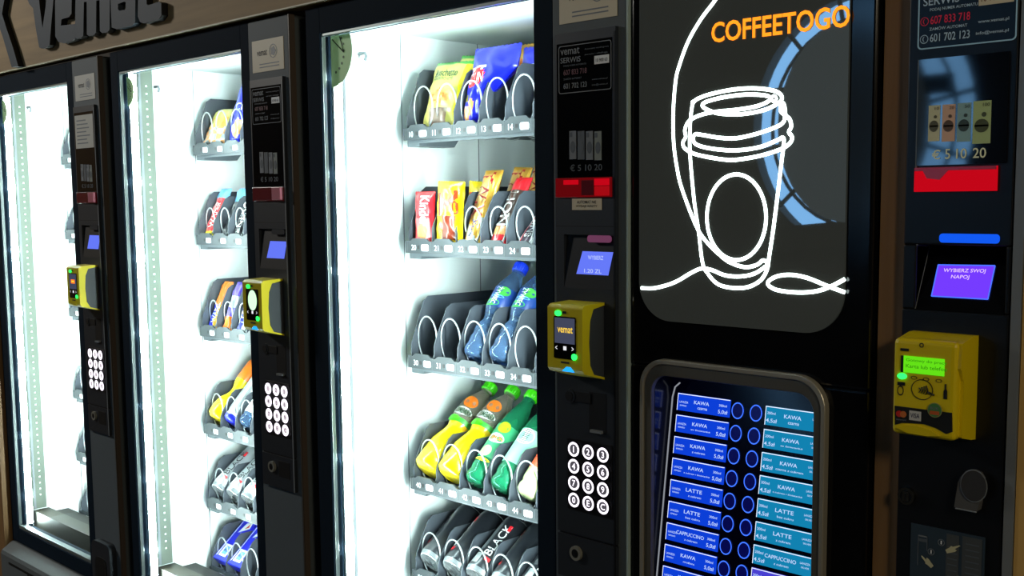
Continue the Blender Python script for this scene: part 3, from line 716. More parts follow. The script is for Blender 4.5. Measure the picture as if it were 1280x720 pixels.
org = bottle('juice_bottle', [(.0001, 0), (.022, 0), (.030, .008), (.032, .03), (.029, .052), (.021, .066), (.016, .078), (.016, .092), (.021, .105), (.024, .118), (.024, .172), (.018, .186), (.0125, .196), (.0125, .204)],
    [juice]*9+[orangep, orangep, orangep, clearp], capg, .204, .0145)
tag(org, 'yellow juice bottle with orange sleeve and narrow waist, middle machine', 'juice bottle', GD); place(org, X2(0)+.002, .190, FL[3]+.022, 44)
bl = bottle('drink_bottle', gprof, [blue, blue, blue, silverp, silverp, silverp, silverp, blue, blue, clearb, clearb], capb, .212, .0145)
tag(bl, 'silver and blue drink bottle right of the orange one, middle machine', 'drink bottle', GD); place(bl, X2(1)+.002, .190, FL[3]+.022, 44)
gw = bottle('drink_bottle', gprof, [clearb, clearb, clearb, clearb, clearb, whitepk, whitepk, green, clearb, clearb, clearb], capg, .212, .0145)
tag(gw, 'clear bottle with white and green label beside the control column', 'drink bottle', GD); place(gw, X2(2)+.002, .190, FL[3]+.022, 44)
GE = 'drink cans on the fifth tray of the middle vending machine'
cn2 = can(pm('can_silver', (176, 184, 188), .3, metal=.4, coat=.3), 'BLACK', blackp, True, whitepk)
labs = ['silver drink can with dark lettering, leftmost on the fifth tray, middle machine', 'silver drink can second from left, fifth tray, middle machine', 'silver drink can third from left, fifth tray, middle machine', 'silver drink can next to the control column, fifth tray, middle machine']
for q in range(4):
    c = cn2 if q == 0 else dup(cn2, ''); tag(c, labs[q], 'drink can', GE); place(c, X2(q)+.001, .190, FL[4]+.026, 54)
GF = 'blue cartons on the lowest visible tray of the middle vending machine'
def carton():
    b = MB(); b.box(-.033, .033, -.016, .014, 0, .155, blue); root = b.build('blue_carton', bevel=.003)
    b = MB(); b.box(-.018, .014, -.0167, -.0160, .012, .048, whitepk); b.box(-.012, .008, -.0170, -.0167, .018, .042, skyp); b.text('MILK', (-.010, -.0172, .026), .016, .008, dblue)
    b.add([(-.012, -.0167, .085), (.022, -.0167, .105), (.016, -.0167, .128), (-.004, -.0167, .118)], [(0, 1, 2, 3)], whitepk); b.add([(.004, -.0170, .100), (.016, -.0170, .108), (.012, -.0170, .120)], [(0, 1, 2)], red)
    b.box(-.026, -.024, -.0167, -.0160, .01, .14, whitepk)
    b.build('carton_print', root); return root
ct = carton()
tag(ct, 'blue carton in the leftmost slot of the lowest visible tray', 'carton', GF); place(ct, X2(0), .192, FL[5]+.020, 50)
c = dup(ct, 'blue carton in the second slot, right of the leftmost carton'); place(c, X2(1), .192, FL[5]+.020, 50)
c = dup(ct, 'blue carton further back behind the leftmost one'); place(c, X2(0)+.003, .26, FL[5]+.032, 50)
# -- machine 1: pale wrapped snacks seen at the ends of the trays
GG = 'wrapped snacks in the leftmost vending machine'
where = ['top', 'second', 'third', 'fourth', 'fifth', 'lowest']
for r in range(6):
    o = bag('wrapped_snack', .052, .105, .022, lambda u, v: 's' if sin(12*u+r)*sin(20*v) > -.2 else 'k', {'s': silverp, 'k': skyp if r % 2 else pm('pack_teal', (90, 140, 140), .3)}, seed=30+r)
    tag(o, 'silvery wrapped snack at the left end of the %s tray, leftmost machine' % where[r], 'wrapped snack', GG); place(o, X1(0), .20, FL[r], 24)

# ------------------------------------------------------------------ coffee machine
cx0, cx1 = -1.026, -.652
t = empty('coffee_machine', ((cx0+cx1)/2, .35, 0)); tag(t, 'black coffee machine with white glowing cup drawing and orange lettering', 'coffee machine')
ix0, ix1, iz1 = -.9825, -.7225, 1.3285
b = MB(); izb = .72
b.box(cx0, cx1, .06, .70, .04, 2.08, black)
b.box(cx0, cx1, 0, .06, 1.340, 2.08, gloss); b.box(cx0, cx1, 0, .06, .04, izb, gloss); b.box(cx0, ix0-.004, 0, .06, izb, 1.340, gloss); b.box(ix1+.004, cx1, 0, .06, izb, 1.340, gloss)
b.build('body', t, bevel=.004)
dx0, dx1, dz0 = -1.0086, -.686, 1.4066
outl = rrect(dx0, dx1, dz0, 2.02, .055, 10)
b = MB(); b.prism(outl, -.004, 0, dispm); b.build('display_panel', t)
def wp(pts, y): return [(W(px, py, y)[0], y, W(px, py, y)[1]) for px, py in pts]
yn = -.0045
cup = [(866, 127), (863, 149), (862, 178), (863, 201), (866, 235), (868.5, 258), (873, 288), (878, 328), (884, 341), (895.6, 354), (909, 359), (927, 360), (940, 357), (952, 349), (959, 336), (961.5, 320), (967, 283), (973, 235), (976, 209), (979.7, 178), (978, 172), (972, 175), (949, 184), (918, 188), (888.6, 185.6), (871, 181), (866.6, 175), (868.5, 168), (877, 168.5), (898, 172), (918, 173), (941, 168.5), (964.5, 161), (978, 154), (981, 145), (976, 139), (976, 132), (979, 129), (981, 136), (982, 144), (987, 149), (989, 158), (986, 165), (990, 171), (988, 178), (978, 185.6), (956.7, 193), (933, 198), (912, 200), (888.6, 197), (867, 192), (855.6, 185), (853.6, 178), (857, 171), (856, 162), (861, 151.5), (875, 144), (892.5, 140), (921.7, 137), (945, 133), (960.6, 126.5), (961.5, 121), (949, 118.5), (927.5, 118.5), (902, 122), (881, 128), (879, 134), (894.5, 141), (914, 143), (933, 142), (956.7, 137), (974, 128), (977, 120.4), (968, 113.6), (945, 110.5), (918, 111.7), (888.6, 117.5), (871, 124), (865.5, 130)]
arc = [(905, -20), (894, 0), (876, 24), (860, 52), (849, 82), (844.5, 101), (841.5, 139), (842, 178), (846, 209), (852, 235), (869, 280), (882, 301), (903.5, 322), (917, 330), (932.5, 334), (946, 331), (953.6, 325.5), (959, 328)]
base = [(801.5, 360), (819, 360), (843, 353), (864, 341), (877, 335.6), (890, 337.7), (906, 344), (924.6, 345.6), (943, 342), (959, 331.6)]
fish = [(1056, 349), (1036.8, 358.8), (1017, 364.6), (993, 365.4), (969.5, 362), (959.4, 354), (969.5, 346), (988, 343.5), (1009, 347.4), (1033, 357), (1056, 365.4)]
oval = [(920.5+37*cos(2*pi*i/24), 271.5+53.5*sin(2*pi*i/24)) for i in range(24)]
b = MB(); R_ = .0024
for pts, cl in ((cup, True), (arc, False), (base, False), (fish, False), (oval, True), ([(967.4+3*cos(i), 123.3+3.6*sin(i)) for i in (0, 1.05, 2.1, 3.14, 4.19, 5.24)], True)):
    b.tube(smooth_path(wp(pts, yn), 5, cl), R_ if len(pts) != 6 else .0018, neon, 8, cl, .6)
b.build('neon_cup_drawing', t)
xa, za = W(889, 54, yn); xb, zb_ = W(1062, 31, yn); zt = W(900, 27, yn)[1]
b = MB(); vs, fs, asp = text_geo('COFFEETOGO', .017)
h0 = W(893, 28.5, yn)[1]-W(893, 54, yn)[1]
xL, zL = W(889.5, 54, yn); xR, zR = W(1062.5, 33.2, yn)
P = [(xL+(xR-xL)*a, yn-.0006, zL+(zR-zL)*a+h0*c) for a, c in vs]
b.add(P, fs, orange); b.build('sign_lettering', t)
# menu panel in its rounded frame
oz1 = 1.3525
outer = rrect(-1.0015, -.7045, .70, oz1, .042, 9); mid = rrect(-.995, -.711, .706, oz1-.007, .037, 9); inner = rrect(ix0, ix1, .72, iz1, .026, 9)
b = MB(); frame_ring(b, outer, mid, -.012, 0, pm('frame_edge_metal', (170, 164, 148), .38, .5)); frame_ring(b, mid, inner, -.009, 0, pm('frame_band_metal', (104, 100, 90), .4, .5)); b.build('menu_frame', t, bevel=.0015)
def ym(z): return .040-.14*(1.305-z)
b = MB(); zq = .80
b.poly([(ix0, ym(zq), zq), (ix1, ym(zq), zq), (ix1, ym(iz1), iz1), (ix0, ym(iz1), iz1)], menub)
b.poly([(ix0, 0, .72), (ix0, .055, .72), (ix0, .055, iz1), (ix0, 0, iz1)], pm('recess_wall', (30, 36, 52), .15)); b.poly([(ix1, 0, .72), (ix1, .055, .72), (ix1, .055, iz1), (ix1, 0, iz1)], gloss); b.poly([(ix0, 0, iz1), (ix1, 0, iz1), (ix1, .055, iz1), (ix0, .055, iz1)], gloss)
b.poly([(ix0, -.004, .72), (ix1, -.004, .72), (ix1, ym(zq), zq), (ix0, ym(zq), zq)], gloss)
b.tube([(ix0+.004, ym(z)-.001, z) for z in (.82, 1.29)]+[(ix0+.007, ym(1.305)-.001, 1.305), (ix0+.015, ym(1.312)-.001, 1.312)], .0011, em('edge_line', (190, 195, 205), .5), 6)
menu = b.build('menu_panel', t)
def solve(px, py):
    z = 1.2
    for _ in range(12): x, z = W(px, py, ym(z))
    return x, z
rowsL = [(846, 490.5), (844.3, 518.7), (842.5, 544.9), (841, 572), (839, 599.4), (837, 626.8), (835.5, 652.6), (834, 680), (832.5, 707)]
TL = [('KAWA', 'czarna'), ('KAWA', 'ze śmietanką'), ('KAWA', 'z cukrem'), ('KAWA', 'z cukrem i śmietanką'), ('LATTE', 'z cukrem'), ('LATTE', 'bez cukru'), ('CAPPUCCINO', 'z cukrem'), ('KAWA', 'mrożona'), ('KAKAO', 'z mlekiem')]
TR = [('KAWA', 'czarna'), ('KAWA', 'ze śmietanką'), ('KAWA', 'czarna z cukrem'), ('KAWA', 'z cukrem i śmietanką'), ('LATTE', 'bez cukru'), ('LATTE', 'z cukrem'), ('CAPPUCCINO', 'z cukrem'), ('HERBATA', 'cytrynowa'), ('KAKAO', '')]
xl0, zl0 = solve(846, 490.5); xl8, zl8 = solve(832.5, 707); pL = (zl0-zl8)/8
xr0, zr0 = solve(956, 506.6); xr7, zr7 = solve(943, 709.4); pR = (zr0-zr7)/7
xle = solve(911, 500)[0]; wL = xle-xl0
XL = (xl0+xl8)/2; XR = (xr0+xr7)/2
up = Vector((0, .14, 1)).normalized()
def lab(x0, x1, zt, h, face, T, left, name):
    b = MB(); o = .0016
    def q(x, z, e=0): return (x, ym(z)-o-e, z)
    b.add([q(x0, zt-h), q(x1, zt-h), q(x1, zt), q(x0, zt), (x0, ym(zt-h), zt-h), (x1, ym(zt-h), zt-h), (x1, ym(zt), zt), (x0, ym(zt), zt)], [(0, 1, 2, 3), (0, 4, 5, 1), (3, 2, 6, 7), (0, 3, 7, 4), (1, 5, 6, 2)], face)
    e = .0004; b.poly([q(x0, zt-.0011, e), q(x1, zt-.0011, e), q(x1, zt, e), q(x0, zt, e)], labE); b.poly([q(x0, zt-h, e), q(x0+.001, zt-h, e), q(x0+.001, zt, e), q(x0, zt, e)], labE)
    w = x1-x0
    def tx(s, xx, zz, tw, th): b.text(s, q(xx, zz, e), tw, th, labT, v=up)
    mainw = .048 if len(T[0]) > 6 else (.028 if len(T[0]) == 5 else .026)
    cxm = x0+w*.47
    tx(T[0], cxm-mainw/2, zt-h*.52, mainw, .0052)
    if T[1]: sw = min(.045, .0028*len(T[1])); tx(T[1], cxm-sw/2+.002, zt-h*.80, sw, .0030)
    if left:
        tx('LAVAZZA', x0+.004, zt-h*.55, .015, .0030); tx('ESPRESSO', x0+.005, zt-h*.74, .012, .0020)
        tx('300ml', x1-.018, zt-h*.45, .013, .0034); tx('5,0zł', x1-.019, zt-h*.88, .016, .0062)
    else:
        tx('200ml', x0+.003, zt-h*.42, .013, .0036); tx('4,5zł', x0+.002, zt-h*.88, .017, .0062); tx('LAVAZZA', x1-.018, zt-h*.42, .015, .0028); tx('SILVER', x1-.016, zt-h*.62, .012, .0022)
    b.build(name, menu)
for i in range(9):
    lab(XL, XL+wL, zl0-i*pL, .0245, labB, TL[i], True, 'drink_label')
    lab(XR, XR+wL, zr0-i*pR, .0255, labC if i < 7 else labV, TR[i], False, 'drink_label')
ra = solve(921.5, 513); rb = solve(909, 683); rc = solve(944, 516); rd_ = solve(932, 688)
for side, (p, q_) in enumerate(((ra, rb), (rc, rd_))):
    for i in range(8):
        f = i/6; x = (p[0]+q_[0])/2; z = p[1]+(q_[1]-p[1])*f; r1, r0, b = .0098, .0084, MB(); n = 28
        vs = []
        for kx in range(n):
            a = 2*pi*kx/n
            for r in (r0, r1): zz = z+r*sin(a)*1.18; vs.append((x+r*cos(a), ym(zz)-.0015, zz))
        b.add(vs, [(2*j, 2*((j+1) % n), 2*((j+1) % n)+1, 2*j+1) for j in range(n)], ringm)
        vs = [(x+r0*cos(2*pi*j/n), ym(z+r0*1.18*sin(2*pi*j/n))-.0012, z+r0*1.18*sin(2*pi*j/n)) for j in range(n)]
        b.add(vs, [tuple(range(n))], ringin)
        b.build('selection_button', menu)

# ------------------------------------------------------------------ payment tower
px0, px1 = -.612, -.486
t = empty('payment_terminal', ((px0+px1)/2, .3, 0)); tag(t, 'black payment tower with yellow card reader and violet screen, right of coffee machine', 'payment terminal')
b = MB(); ra_, rb_, zt5, zb5 = -.5955, -.492, 1.5225, 1.446
b.box(px0, px1, .04, .5, .04, 2.05, black); b.box(px0, px1, 0, .04, zt5, 2.05, black); b.box(px0, px1, 0, .04, .04, zb5, black)
b.box(px0, ra_, 0, .04, zb5, zt5, black); b.box(rb_, px1, 0, .04, zb5, zt5, black)
b.build('housing', t, bevel=.002)
b = MB(); b.poly([(ra_, 0, zb5), (rb_, 0, zb5), (rb_, .0355, zt5), (ra_, .0355, zt5)], gloss); b.poly([(ra_, 0, zb5), (ra_, .0355, zt5), (ra_, 0, zt5)], pm('recess_side_blue', (40, 44, 80), .3)); b.poly([(rb_, 0, zb5), (rb_, .0355, zt5), (rb_, 0, zt5)], deep)
b.tube([(ra_, -.0005, zt5), (ra_+.0005, .033, zt5-.004), (ra_, 0, zb5)], .0006, greyp, 5)
rec = b.build('screen_recess', t)
def y5(z): return .0355*(z-zb5)/(zt5-zb5)
def s5(px, py):
    z = 1.48
    for _ in range(14): x, z = W(px, py, y5(z)-.001)
    return (x, y5(z)-.001, z)
b = MB(); c4 = [s5(1164.6, 370), s5(1235, 374), s5(1244, 332), s5(1173, 331)]; b.poly(c4, lcdp)
cl = [Vector(c) for c in c4]
for a, e_ in ((0, 1), (1, 2), (2, 3), (3, 0)): b.tube([cl[a]+Vector((0, -.0006, 0)), cl[e_]+Vector((0, -.0006, 0))], .0007, em('lcd_edge', (70, 110, 255), 1.3), 5)
uu = (cl[2]-cl[3]).normalized(); vv = (cl[3]-cl[0]).normalized(); wv = (cl[3]-cl[0]).length; wu = (cl[2]-cl[3]).length
b.text('WYBIERZ SWOJ', cl[0]+uu*wu*.12+vv*wv*.74+Vector((0, -.0008, 0)), wu*.74, wv*.15, lcdpt, u=uu, v=vv); b.text('NAPOJ', cl[0]+uu*wu*.28+vv*wv*.54+Vector((0, -.0008, 0)), wu*.32, wv*.15, lcdpt, u=uu, v=vv)
b.build('lcd_screen', rec)
b = MB(); b.prism(rrect(-.568, -.499, 1.5255, 1.536, .004), -.0015, .001, bluebar); b.build('signal_window', t)
# service sticker
b = MB(); sx, ex, sz, ez = -.6005, -.488, 1.7485, 1.835; y = -.001
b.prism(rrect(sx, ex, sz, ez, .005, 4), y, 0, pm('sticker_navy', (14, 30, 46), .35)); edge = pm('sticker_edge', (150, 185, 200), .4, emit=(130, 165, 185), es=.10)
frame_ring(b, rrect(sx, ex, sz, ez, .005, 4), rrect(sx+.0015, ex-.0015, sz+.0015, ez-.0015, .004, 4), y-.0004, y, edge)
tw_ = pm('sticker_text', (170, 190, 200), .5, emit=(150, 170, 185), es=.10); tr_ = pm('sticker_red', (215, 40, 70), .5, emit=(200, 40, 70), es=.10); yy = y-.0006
def zrow(px, py): return W(px, py)[1]
b.text('vemat', (sx+.006, yy, 1.812), .048, .013, tw_); b.text('SERWIS', (sx+.006, yy, 1.7975), .042, .0095, tw_)
b.text('PODAJ NUMER AUTOMATU', (sx+.014, yy, 1.790), .055, .0042, tw_); b.text('607 833 718', (sx+.015, yy, 1.776), .046, .0092, tr_); b.ring((sx+.008, 1.780), .0042, .0050, yy, tr_); b.text('(', (sx+.006, yy, 1.777), .0025, .006, tr_)
b.text('ZAMÓW AUTOMAT', (sx+.014, yy, 1.769), .044, .0042, tw_); b.text('601 702 123', (sx+.015, yy, 1.756), .046, .0092, tw_); b.ring((sx+.008, 1.760), .0042, .0050, yy, tw_); b.text('(', (sx+.006, yy, 1.757), .0025, .006, tw_)
b.box(sx+.070, ex-.004, yy, y, 1.790, 1.812, cream); b.text('10 900 63', (sx+.073, yy-.0003, 1.794), .030, .007, pm('ink_brown', (120, 80, 60), .5))
b.text('www.vemat.pl', (sx+.070, yy, 1.770), .034, .0045, tw_); b.text('info@vemat.pl', (sx+.068, yy, 1.7575), .036, .0045, tw_)
b.build('service_sticker', t)
# glass plate with bank notes
b = MB(); b.box(-.5975, -.4945, -.003, 0, 1.615, 1.737, pm('plate_glass', (10, 16, 26), .04, spec=.8)); b.box(-.5985, -.5975, -.0032, 0, 1.59, 1.737, pm('plate_edge', (110, 116, 118), .4)); pl_ = b.build('banknote_plate', t)
b = MB()
cols = [(186, 184, 150), (196, 160, 136), (128, 160, 160), (160, 176, 120)]
for q, (a, w_, zz, hh) in enumerate(((-.5838, .0135, 1.6425, .041), (-.5675, .0150, 1.6415, .042), (-.5500, .0155, 1.6405, .0435), (-.5320, .0200, 1.6375, .0475))):
    c_ = cols[q]; b.box(a, a+w_, -.0036, -.003, zz, zz+hh, pm('note%d' % q, c_, .5, emit=c_, es=.07)); dk = pm('noted%d' % q, tuple(v*.5 for v in c_), .5)
    b.cyl((a+w_*.5, zz+hh*.42), w_*.40, -.0040, -.0036, dk, 16, hh*.16); b.cyl((a+w_*.62, zz+hh*.68), w_*.14, -.0040, -.0036, dk, 8); b.text('100' if q == 3 else str((10, 20, 50)[q]), (a+w_*.55, -.0040, zz+hh*.87), w_*.38, hh*.08, dk)
    b.box(a+w_*.12, a+w_*.88, -.0040, -.0036, zz+hh*.40, zz+hh*.44, dk)
b.build('banknote_picture', pl_)
b = MB(); ne = pm('numeral_pale', (190, 190, 160), .5, emit=(190, 190, 150), es=.18)
b.text('€', (-.5785, -.0036, 1.6215), .010, .0110, ne)
for s_, a, w_ in (('5', -.5630, .0060), ('10', -.5500, .0120), ('20', -.5310, .0150)): b.text(s_, (a, -.0036, 1.6215), w_, .0115, ne)
b.build('numerals', pl_)
b = MB(); b.box(-.5985, -.5035, -.005, .0, 1.5845, 1.6125, redl); b.box(-.5985, -.5035, -.0053, -.005, 1.6085, 1.6125, redm); b.prism([(-.588, 1.6085), (-.583, 1.600), (-.568, 1.598), (-.558, 1.6085)], -.0056, -.005, redm); b.build('banknote_slot', t, bevel=.001)
# yellow card reader
y0_, y1_ = -.050, 0; rx0_, rx1_, rz0_, rz1_ = -.5975, -.5225, 1.3035, 1.4165
b = MB(); b.box(rx0_, rx1_, y0_, -.012, rz0_, rz1_, yelo); rdr = b.build('card_reader', t, bevel=.006)
b = MB(); b.prism([(-.014, rz1_+.004), (-.044, rz1_-.002), (-.046, rz1_-.03), (-.038, rz1_-.045), (-.038, rz0_+.003), (-.012, rz0_-.003), (0, rz0_-.004), (0, rz1_+.004)], rx0_+.002, rx1_+.0035, yelo, 'x'); b.build('reader_housing', rdr, bevel=.002)
def rp(px, py): x, z = W(px, py, y0_); return x, z
f = y0_-.0008
b = MB(); g1 = rp(1128, 446); g2 = rp(1181, 466)
b.box(rp(1127, 443)[0], rp(1181, 450)[0], f, y0_, rp(1128, 465)[1], rp(1128, 443)[1]-.001, greenlcd); b.box(rp(1127, 443)[0], rp(1130, 443)[0], f-.0005, y0_, rp(1128, 465)[1], rp(1128, 443)[1]-.001, deep)
for q in range(2): b.text('Karta lub telefon' if q else 'Gotowy do pracy', (rp(1133, 455)[0], f-.0004, rp(1133, 451+7*q)[1]-.001), .048, .0042, greenlt)
b.build('reader_display', rdr)
b = MB(); b.cyl(rp(1128, 470), .0055, f-.001, y0_, greenl, 18, .0035); b.build('green_light', rdr)
b = MB(); blk = pm('reader_print', (26, 26, 22), .4)
for p in ((1143, 472), (1158, 474), (1174, 476)): b.ring(rp(*p), .0028, .0038, f, blk, 16, .55)
b.ring(rp(1153, 487), .0120, .0130, f, blk, 28, .92)
for q in range(4):
    x, z = rp(1149+q*3, 487.5); b.tube([(x, f, z-.0028-q*.0008), (x+.0022, f, z), (x, f, z+.0028+q*.0008)], .0006, blk, 5)
b.tube([(rp(1160, 490)[0], f, rp(1160, 490)[1]), (rp(1168, 494)[0], f, rp(1168, 494)[1])], .0012, blk, 5)
x, z = rp(1126, 488); b.prism([(x-.004, z+.010), (x+.005, z+.010), (x+.005, z+.006), (x-.004, z+.006)], f, y0_, blk); b.ring((x, z), .003, .004, f, blk, 16, 1.5)
x, z = rp(1182, 490); b.prism([(x-.002, z-.008), (x+.002, z-.008), (x+.002, z+.001), (x+.0008, z+.003), (x+.0008, z+.009), (x-.0008, z+.009), (x-.0008, z+.003), (x-.002, z+.001)], f, y0_, blk)
x, z = rp(1131, 437); b.box(x-.005, x+.005, f, y0_, z-.0015, z+.0015, blk); b.ring(rp(1152.5, 431.5), .0016, .0028, f, blk, 14)
b.build('printed_symbols', rdr); b = MB()
pts = [rp(*p) for p in ((1118.5, 507), (1190, 516), (1190.5, 540), (1183, 542.5), (1170, 535), (1155, 530), (1140, 529), (1128, 528.5), (1119, 531))]
b.prism(pts, f, y0_+.001, blk)
b.build('black_band', rdr)
b = MB(); x, z = rp(1124, 517); b.cyl((x+.0005, z), .0038, f-.0006, f, pm('dot_red', (200, 40, 30), .4), 16); b.cyl((x+.0055, z), .0038, f-.0008, f, pm('dot_orange', (200, 110, 50), .4), 16); b.text('mastercard', (x-.003, f-.0005, z-.0075), .012, .002, greyp)
x, z = rp(1137, 524); b.box(x, x+.0140, f-.0006, f, z-.0005, z+.0105, pm('visa_white', (200, 200, 196), .4)); b.text('VISA', (x+.0015, f-.0009, z+.0025), .011, .0055, pm('visa_blue', (40, 44, 80), .4))
x, z = rp(1169, 512.5); b.cyl((x, z), .0085, f-.0008, f, pm('sticker_rim', (150, 150, 90), .4), 24); b.cyl((x, z), .0076, f-.0010, f-.0008, pm('sticker_green', (70, 130, 70), .4), 24); b.box(x-.0055, x+.0055, f-.0012, f-.001, z-.0052, z-.001, pm('sticker_orange', (190, 90, 40), .4)); b.text('BLIK', (x-.005, f-.0014, z+.0008), .010, .003, greyp)
b.build('payment_stickers', rdr)
b = MB(); pts = [rp(*p) for p in ((1121, 534), (1132, 531), (1147, 532), (1163, 537), (1176, 545), (1160, 545), (1135, 541))]; b.prism(pts, y0_-.002, y0_+.001, yelo); b.build('card_lip', rdr)
# lock, coin return, plate
b = MB(); x, z = W(1134, 619); b.cyl((x+.001, z), .0105, -.006, 0, chrome); b.cyl((x+.001, z), .0075, -.0065, -.006, black); b.box(x-.003, x+.005, -.0070, -.0065, z-.006, z+.006, chrome); b.box(x, x+.002, -.0074, -.007, z-.004, z+.004, deep); b.build('lock', t)
b = MB(); pts = [W(*p) for p in ((1197, 632), (1226.5, 637), (1232, 610), (1232, 597), (1228, 590), (1220, 586.5), (1212, 588), (1205, 594), (1202, 601))]
b.prism(pts, -.010, 0, pm('coin_cover', (84, 84, 84), .35)); x, z = W(1218, 607, -.01); b.cyl((x, z), .0145, -.0125, -.010, pm('coin_disc', (58, 58, 60), .3), 28, .0180); b.ring((x, z), .0145, .0158, -.0118, greyp, 28, 1.22); b.box(W(1199, 632)[0], W(1226, 632)[0], -.012, -.01, W(1199, 634)[1], W(1199, 632)[1], greyp); b.build('coin_return_button', t, bevel=.001)
b = MB(); x0, x1, zt_ = -.5925, -.5035, 1.186; b.box(x0, x1, -.002, 0, 1.08, zt_, pm('plate_slate', (46, 60, 72), .4)); pr = pm('plate_panel', (70, 74, 76), .45)
b.box(x0+.044, x0+.059, -.0024, -.002, 1.09, zt_-.004, pr); b.box(x0+.063, x1-.003, -.0024, -.002, 1.09, zt_-.003, pr)
for q in range(9):
    z = zt_-.020-q*.007; b.box(x0+.046, x0+.057, -.0027, -.0024, z, z+.0012, dimp); b.box(x0+.067, x1-.006, -.0027, -.0024, z+.008, z+.0092, dimp)
b.box(x0+.009, x0+.021, -.0024, -.002, zt_-.014, zt_-.0125, greyp); b.box(x0+.009, x0+.010, -.0024, -.002, zt_-.05, zt_-.0125, dimp); b.box(x0+.020, x0+.021, -.0024, -.002, zt_-.03, zt_-.0125, dimp); b.box(x0+.010, x0+.020, -.0024, -.002, zt_-.020, zt_-.0165, dimp)
for cx_, cz_ in ((x0+.038, zt_-.016), (x0+.026, zt_-.030)): b.ring((cx_, cz_), .0034, .0041, -.0026, greyp); b.text('1', (cx_-.0008, -.0026, cz_-.0022), .0016, .0044, whitep)
hand = pm('hand_print', (190, 186, 150), .5)
def pointing(x, z, s, a):
    pts = [(-.5, -.6), (.35, -.25), (.55, -.05), (.3, .05), (.9, .5), (.75, .55), (.1, .25), (-.1, .3), (-.25, .1), (-.7, -.25)]
    return [(x+s*(p[0]*cos(a)-p[1]*sin(a)), z+s*(p[0]*sin(a)+p[1]*cos(a))) for p in pts]
b.prism(pointing(x0+.051, zt_-.021, .011, 0), -.0030, -.002, hand); b.prism(pointing(x0+.022, zt_-.044, .010, 1.9), -.0030, -.002, hand); b.prism(pointing(x0+.051, zt_-.058, .011, 0), -.0030, -.002, hand)
b.build('instruction_plate', t)

# ------------------------------------------------------------------ header board with lettering
t = empty('header_board', (-2.6, 0, 1.95)); tag(t, 'light oak header board with dark raised lettering above the machines', 'sign board')
yb = -.014
b = MB(); b.box(-4.6, -1.03, yb, .02, 1.952, 2.75, wood_h); b.box(-4.6, -1.03, yb-.001, yb+.004, 1.9515, 1.954, pm('board_edge_lit', (200, 190, 160), .5)); b.build('board', t)  # pale bottom strip: light on the lower edge put into its colour
S = 5.818; yl = yb-.016
def hp(pts): return [W(a/S, c/S, yl) for a, c in pts]
L = [('swoosh', [(-60, -60), (-45, 60), (-30, 130), (20, 270), (85, 490), (133, 484), (95, 350), (40, 185), (14, 100), (30, 0), (40, -60)]),
     ('letter_v', [(150, -110), (200, 0), (215, 32), (240, 60), (262, 220), (285, 345), (300, 352), (343, 345), (360, 325), (372, 180), (388, 0), (398, -110), (345, -100), (330, 60), (309, 205), (290, 60), (275, -90)]),
     ('letter_e', [(400, -60), (420, -90), (505, -105), (522, -90), (520, 100), (500, 125), (447, 140), (442, 186), (548, 174), (545, 285), (530, 296), (462, 315), (425, 305), (402, 265)]),
     ('letter_m', [(550, -120), (800, -160), (797, 215), (780, 235), (742, 240), (726, 225), (724, 0), (700, 5), (698, 235), (682, 255), (645, 262), (632, 250), (630, 12), (610, 15), (605, 260), (590, 275), (555, 282), (545, 270)]),
     ('letter_a', None),
     ('letter_t', [(1005, -150), (1062, -160), (1066, 30), (1078, 38), (1155, 12), (1172, 22), (1174, 110), (1150, 145), (1045, 170), (1018, 160), (1002, 120)])]
for nme, pts in L:
    b = MB()
    if pts:
        b.prism(hp(pts), yl, yb, deep, ends=letm)
    else:
        o_ = hp([(802, -60), (850, -80), (970, -95), (985, -80), (982, 165), (960, 188), (850, 213), (812, 200)]); i_ = hp([(858, 30), (860, 28), (900, 12), (914, 14), (914, 62), (905, 72), (868, 78), (858, 68)])
        frame_ring(b, o_, i_, yl, yb, letm)
    b.build(nme, t)

# ------------------------------------------------------------------ the place
def sbox(name, x0, x1, y0, y1, z0, z1, mat): return structure(MB().box(x0, x1, y0, y1, z0, z1, mat).build(name))
wallm = pm('wall_paint_dark', (70, 68, 64), .8, noise=(3, .08)); floorm = pm('floor_tile', (78, 74, 70), .3, noise=(5, .1)); ceilm = pm('ceiling_paint', (90, 88, 84), .9, noise=(2, .05))
sbox('floor', -5.6, 2.6, -4.6, 1.0, -.1, 0, floorm); sbox('ceiling', -5.6, 2.6, -4.6, 1.0, 3.0, 3.1, ceilm)
sbox('wall_back', -5.6, 2.6, .90, 1.0, 0, 3.0, wallm); sbox('wall_left', -5.7, -5.6, -4.6, 1.0, 0, 3.0, wood_w); sbox('wall_right', 2.6, 2.7, -4.6, 1.0, 0, 3.0, wallm)
# wooden side panels between and beside the machines
sbox('trim_1', -3.62, -3.437, -.02, .86, 0, 1.9515, wood_v)
sbox('trim_2', -.648, -.616, .012, .60, 0, 2.6, wood_v)
sbox('trim_3', -.4835, -.4725, -.002, .6, 0, 2.6, pm('grey_jamb', (128, 132, 134), .4, metal=.3)); sbox('trim_4', -.4715, -.40, 0, .6, 0, 2.6, woodmat('jamb_oak_lit', (190, 150, 80), (222, 182, 110), 'Z'))  # edge oak made paler, light from beyond put into its colour
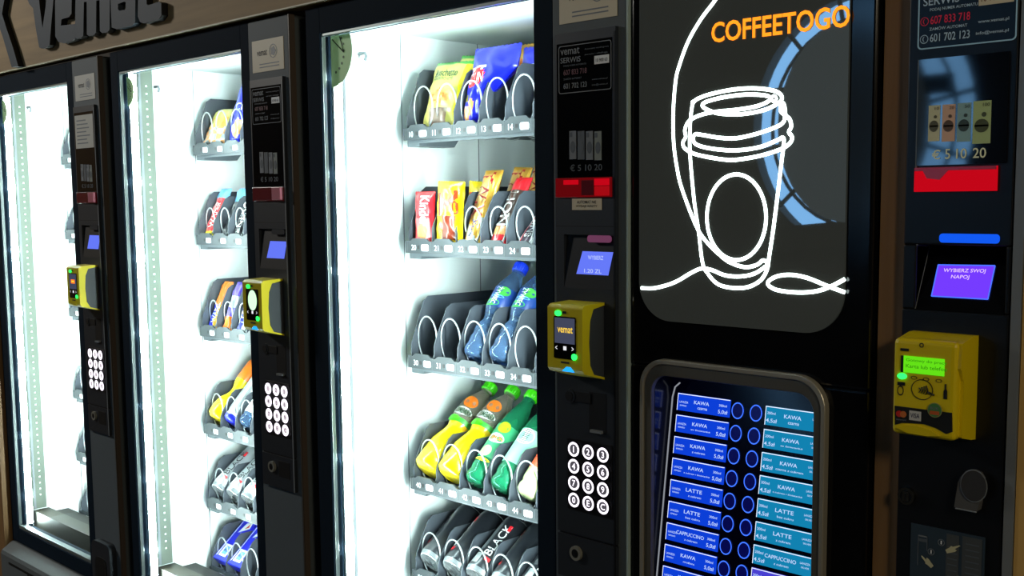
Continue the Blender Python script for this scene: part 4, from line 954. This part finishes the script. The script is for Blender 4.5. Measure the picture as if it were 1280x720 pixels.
# opposite wall with a big round window
wy = -4.0; wcx, wcz, R1, R0 = -2.79, 1.95, .62, .0
sky = em('window_sky', (110, 165, 215), 8)
b = MB(); n = 48
def cpt(r, a): return (wcx+r*cos(a), wcz+r*sin(a)*1.05)
b.box(-5.6, wcx-.9, -4.1, wy, 0, 3.0, wallm); b.box(wcx+.9, 2.6, -4.1, wy, 0, 3.0, wallm); b.box(wcx-.9, wcx+.9, -4.1, wy, 0, wcz-.9, wallm); b.box(wcx-.9, wcx+.9, -4.1, wy, wcz+.9, 3.0, wallm)
outer = []; 
for i in range(n):
    a = 2*pi*i/n; c_, s_ = cos(a), sin(a); k_ = .9/max(abs(c_), abs(s_)); outer.append((wcx+c_*k_, wcz+s_*k_))
inner = [cpt(.60, 2*pi*i/n) for i in range(n)]
frame_ring(b, outer, inner, -4.1, wy, wallm); structure(b.build('wall_front'))
b = MB(); b.add([(wcx, -4.08, wcz)]+[(cpt(.62, 2*pi*i/n)[0], -4.08, cpt(.62, 2*pi*i/n)[1]) for i in range(n)], [(0, 1+(i+1) % n, 1+i) for i in range(n)], sky)
wn = structure(b.build('window_1'))
b = MB()
for i in range(12):
    a = 2*pi*i/12+.2; p, q_ = cpt(.38, a), cpt(.61, a); b.tube([(p[0], -4.03, p[1]), (q_[0], -4.03, q_[1])], .012, wallm, 6)
b.tube([(cpt(.50, 2*pi*i/40)[0], -4.03, cpt(.50, 2*pi*i/40)[1]) for i in range(40)], .010, wallm, 6, True)
b.build('window_bar', wn)
b = MB(); b.cyl((wcx, wcz), .40, -3.98, -3.92, pm('disc_glow_grey', (130, 138, 142), .5, emit=(90, 105, 112), es=1.0), 48, .50); b.box(wcx-.95, wcx+.5, -3.99, -3.94, 2.06, 2.15, wallm); b.prism([(wcx-.9, 1.38), (wcx+.7, 1.52), (wcx+.7, 1.40), (wcx-.9, 1.24)], -3.99, -3.93, wallm)  # unseen glowing disc and dark bars, shaped for the display's reflection
tag(b.build('added_reflection_disc'), 'unseen grey disc with bars, added to mirror in the coffee display', 'reflection shape')

# ------------------------------------------------------------------ light
def area(name, loc, target, size, power, col):
    l = bpy.data.lights.new(name, 'AREA'); l.shape = 'DISK'; l.size = size; l.energy = power; l.color = col
    o = bpy.data.objects.new(name, l); C.objects.link(o); o.location = loc
    o.rotation_euler = (Vector(target)-Vector(loc)).to_track_quat('-Z', 'Y').to_euler(); return o
area('unseen_light', (-5.0, -1.7, 2.9), (-3.4, 0, 1.3), .5, 46, (1, .96, .88))
area('unseen_light', (1.3, -1.3, 2.3), (-.5, 0, 1.4), .4, 14, (1, .86, .62))  # unseen warm light added from the right to brighten the yellow reader
w = bpy.data.worlds.new('world'); bpy.context.scene.world = w; w.use_nodes = True
w.node_tree.nodes['Background'].inputs[0].default_value = (.5, .6, .8, 1); w.node_tree.nodes['Background'].inputs[1].default_value = .02
vs_ = bpy.context.scene.view_settings
vs_.view_transform = 'Standard'; vs_.look = 'None'; vs_.gamma = 1; vs_.exposure = 0; vs_.use_curve_mapping = False
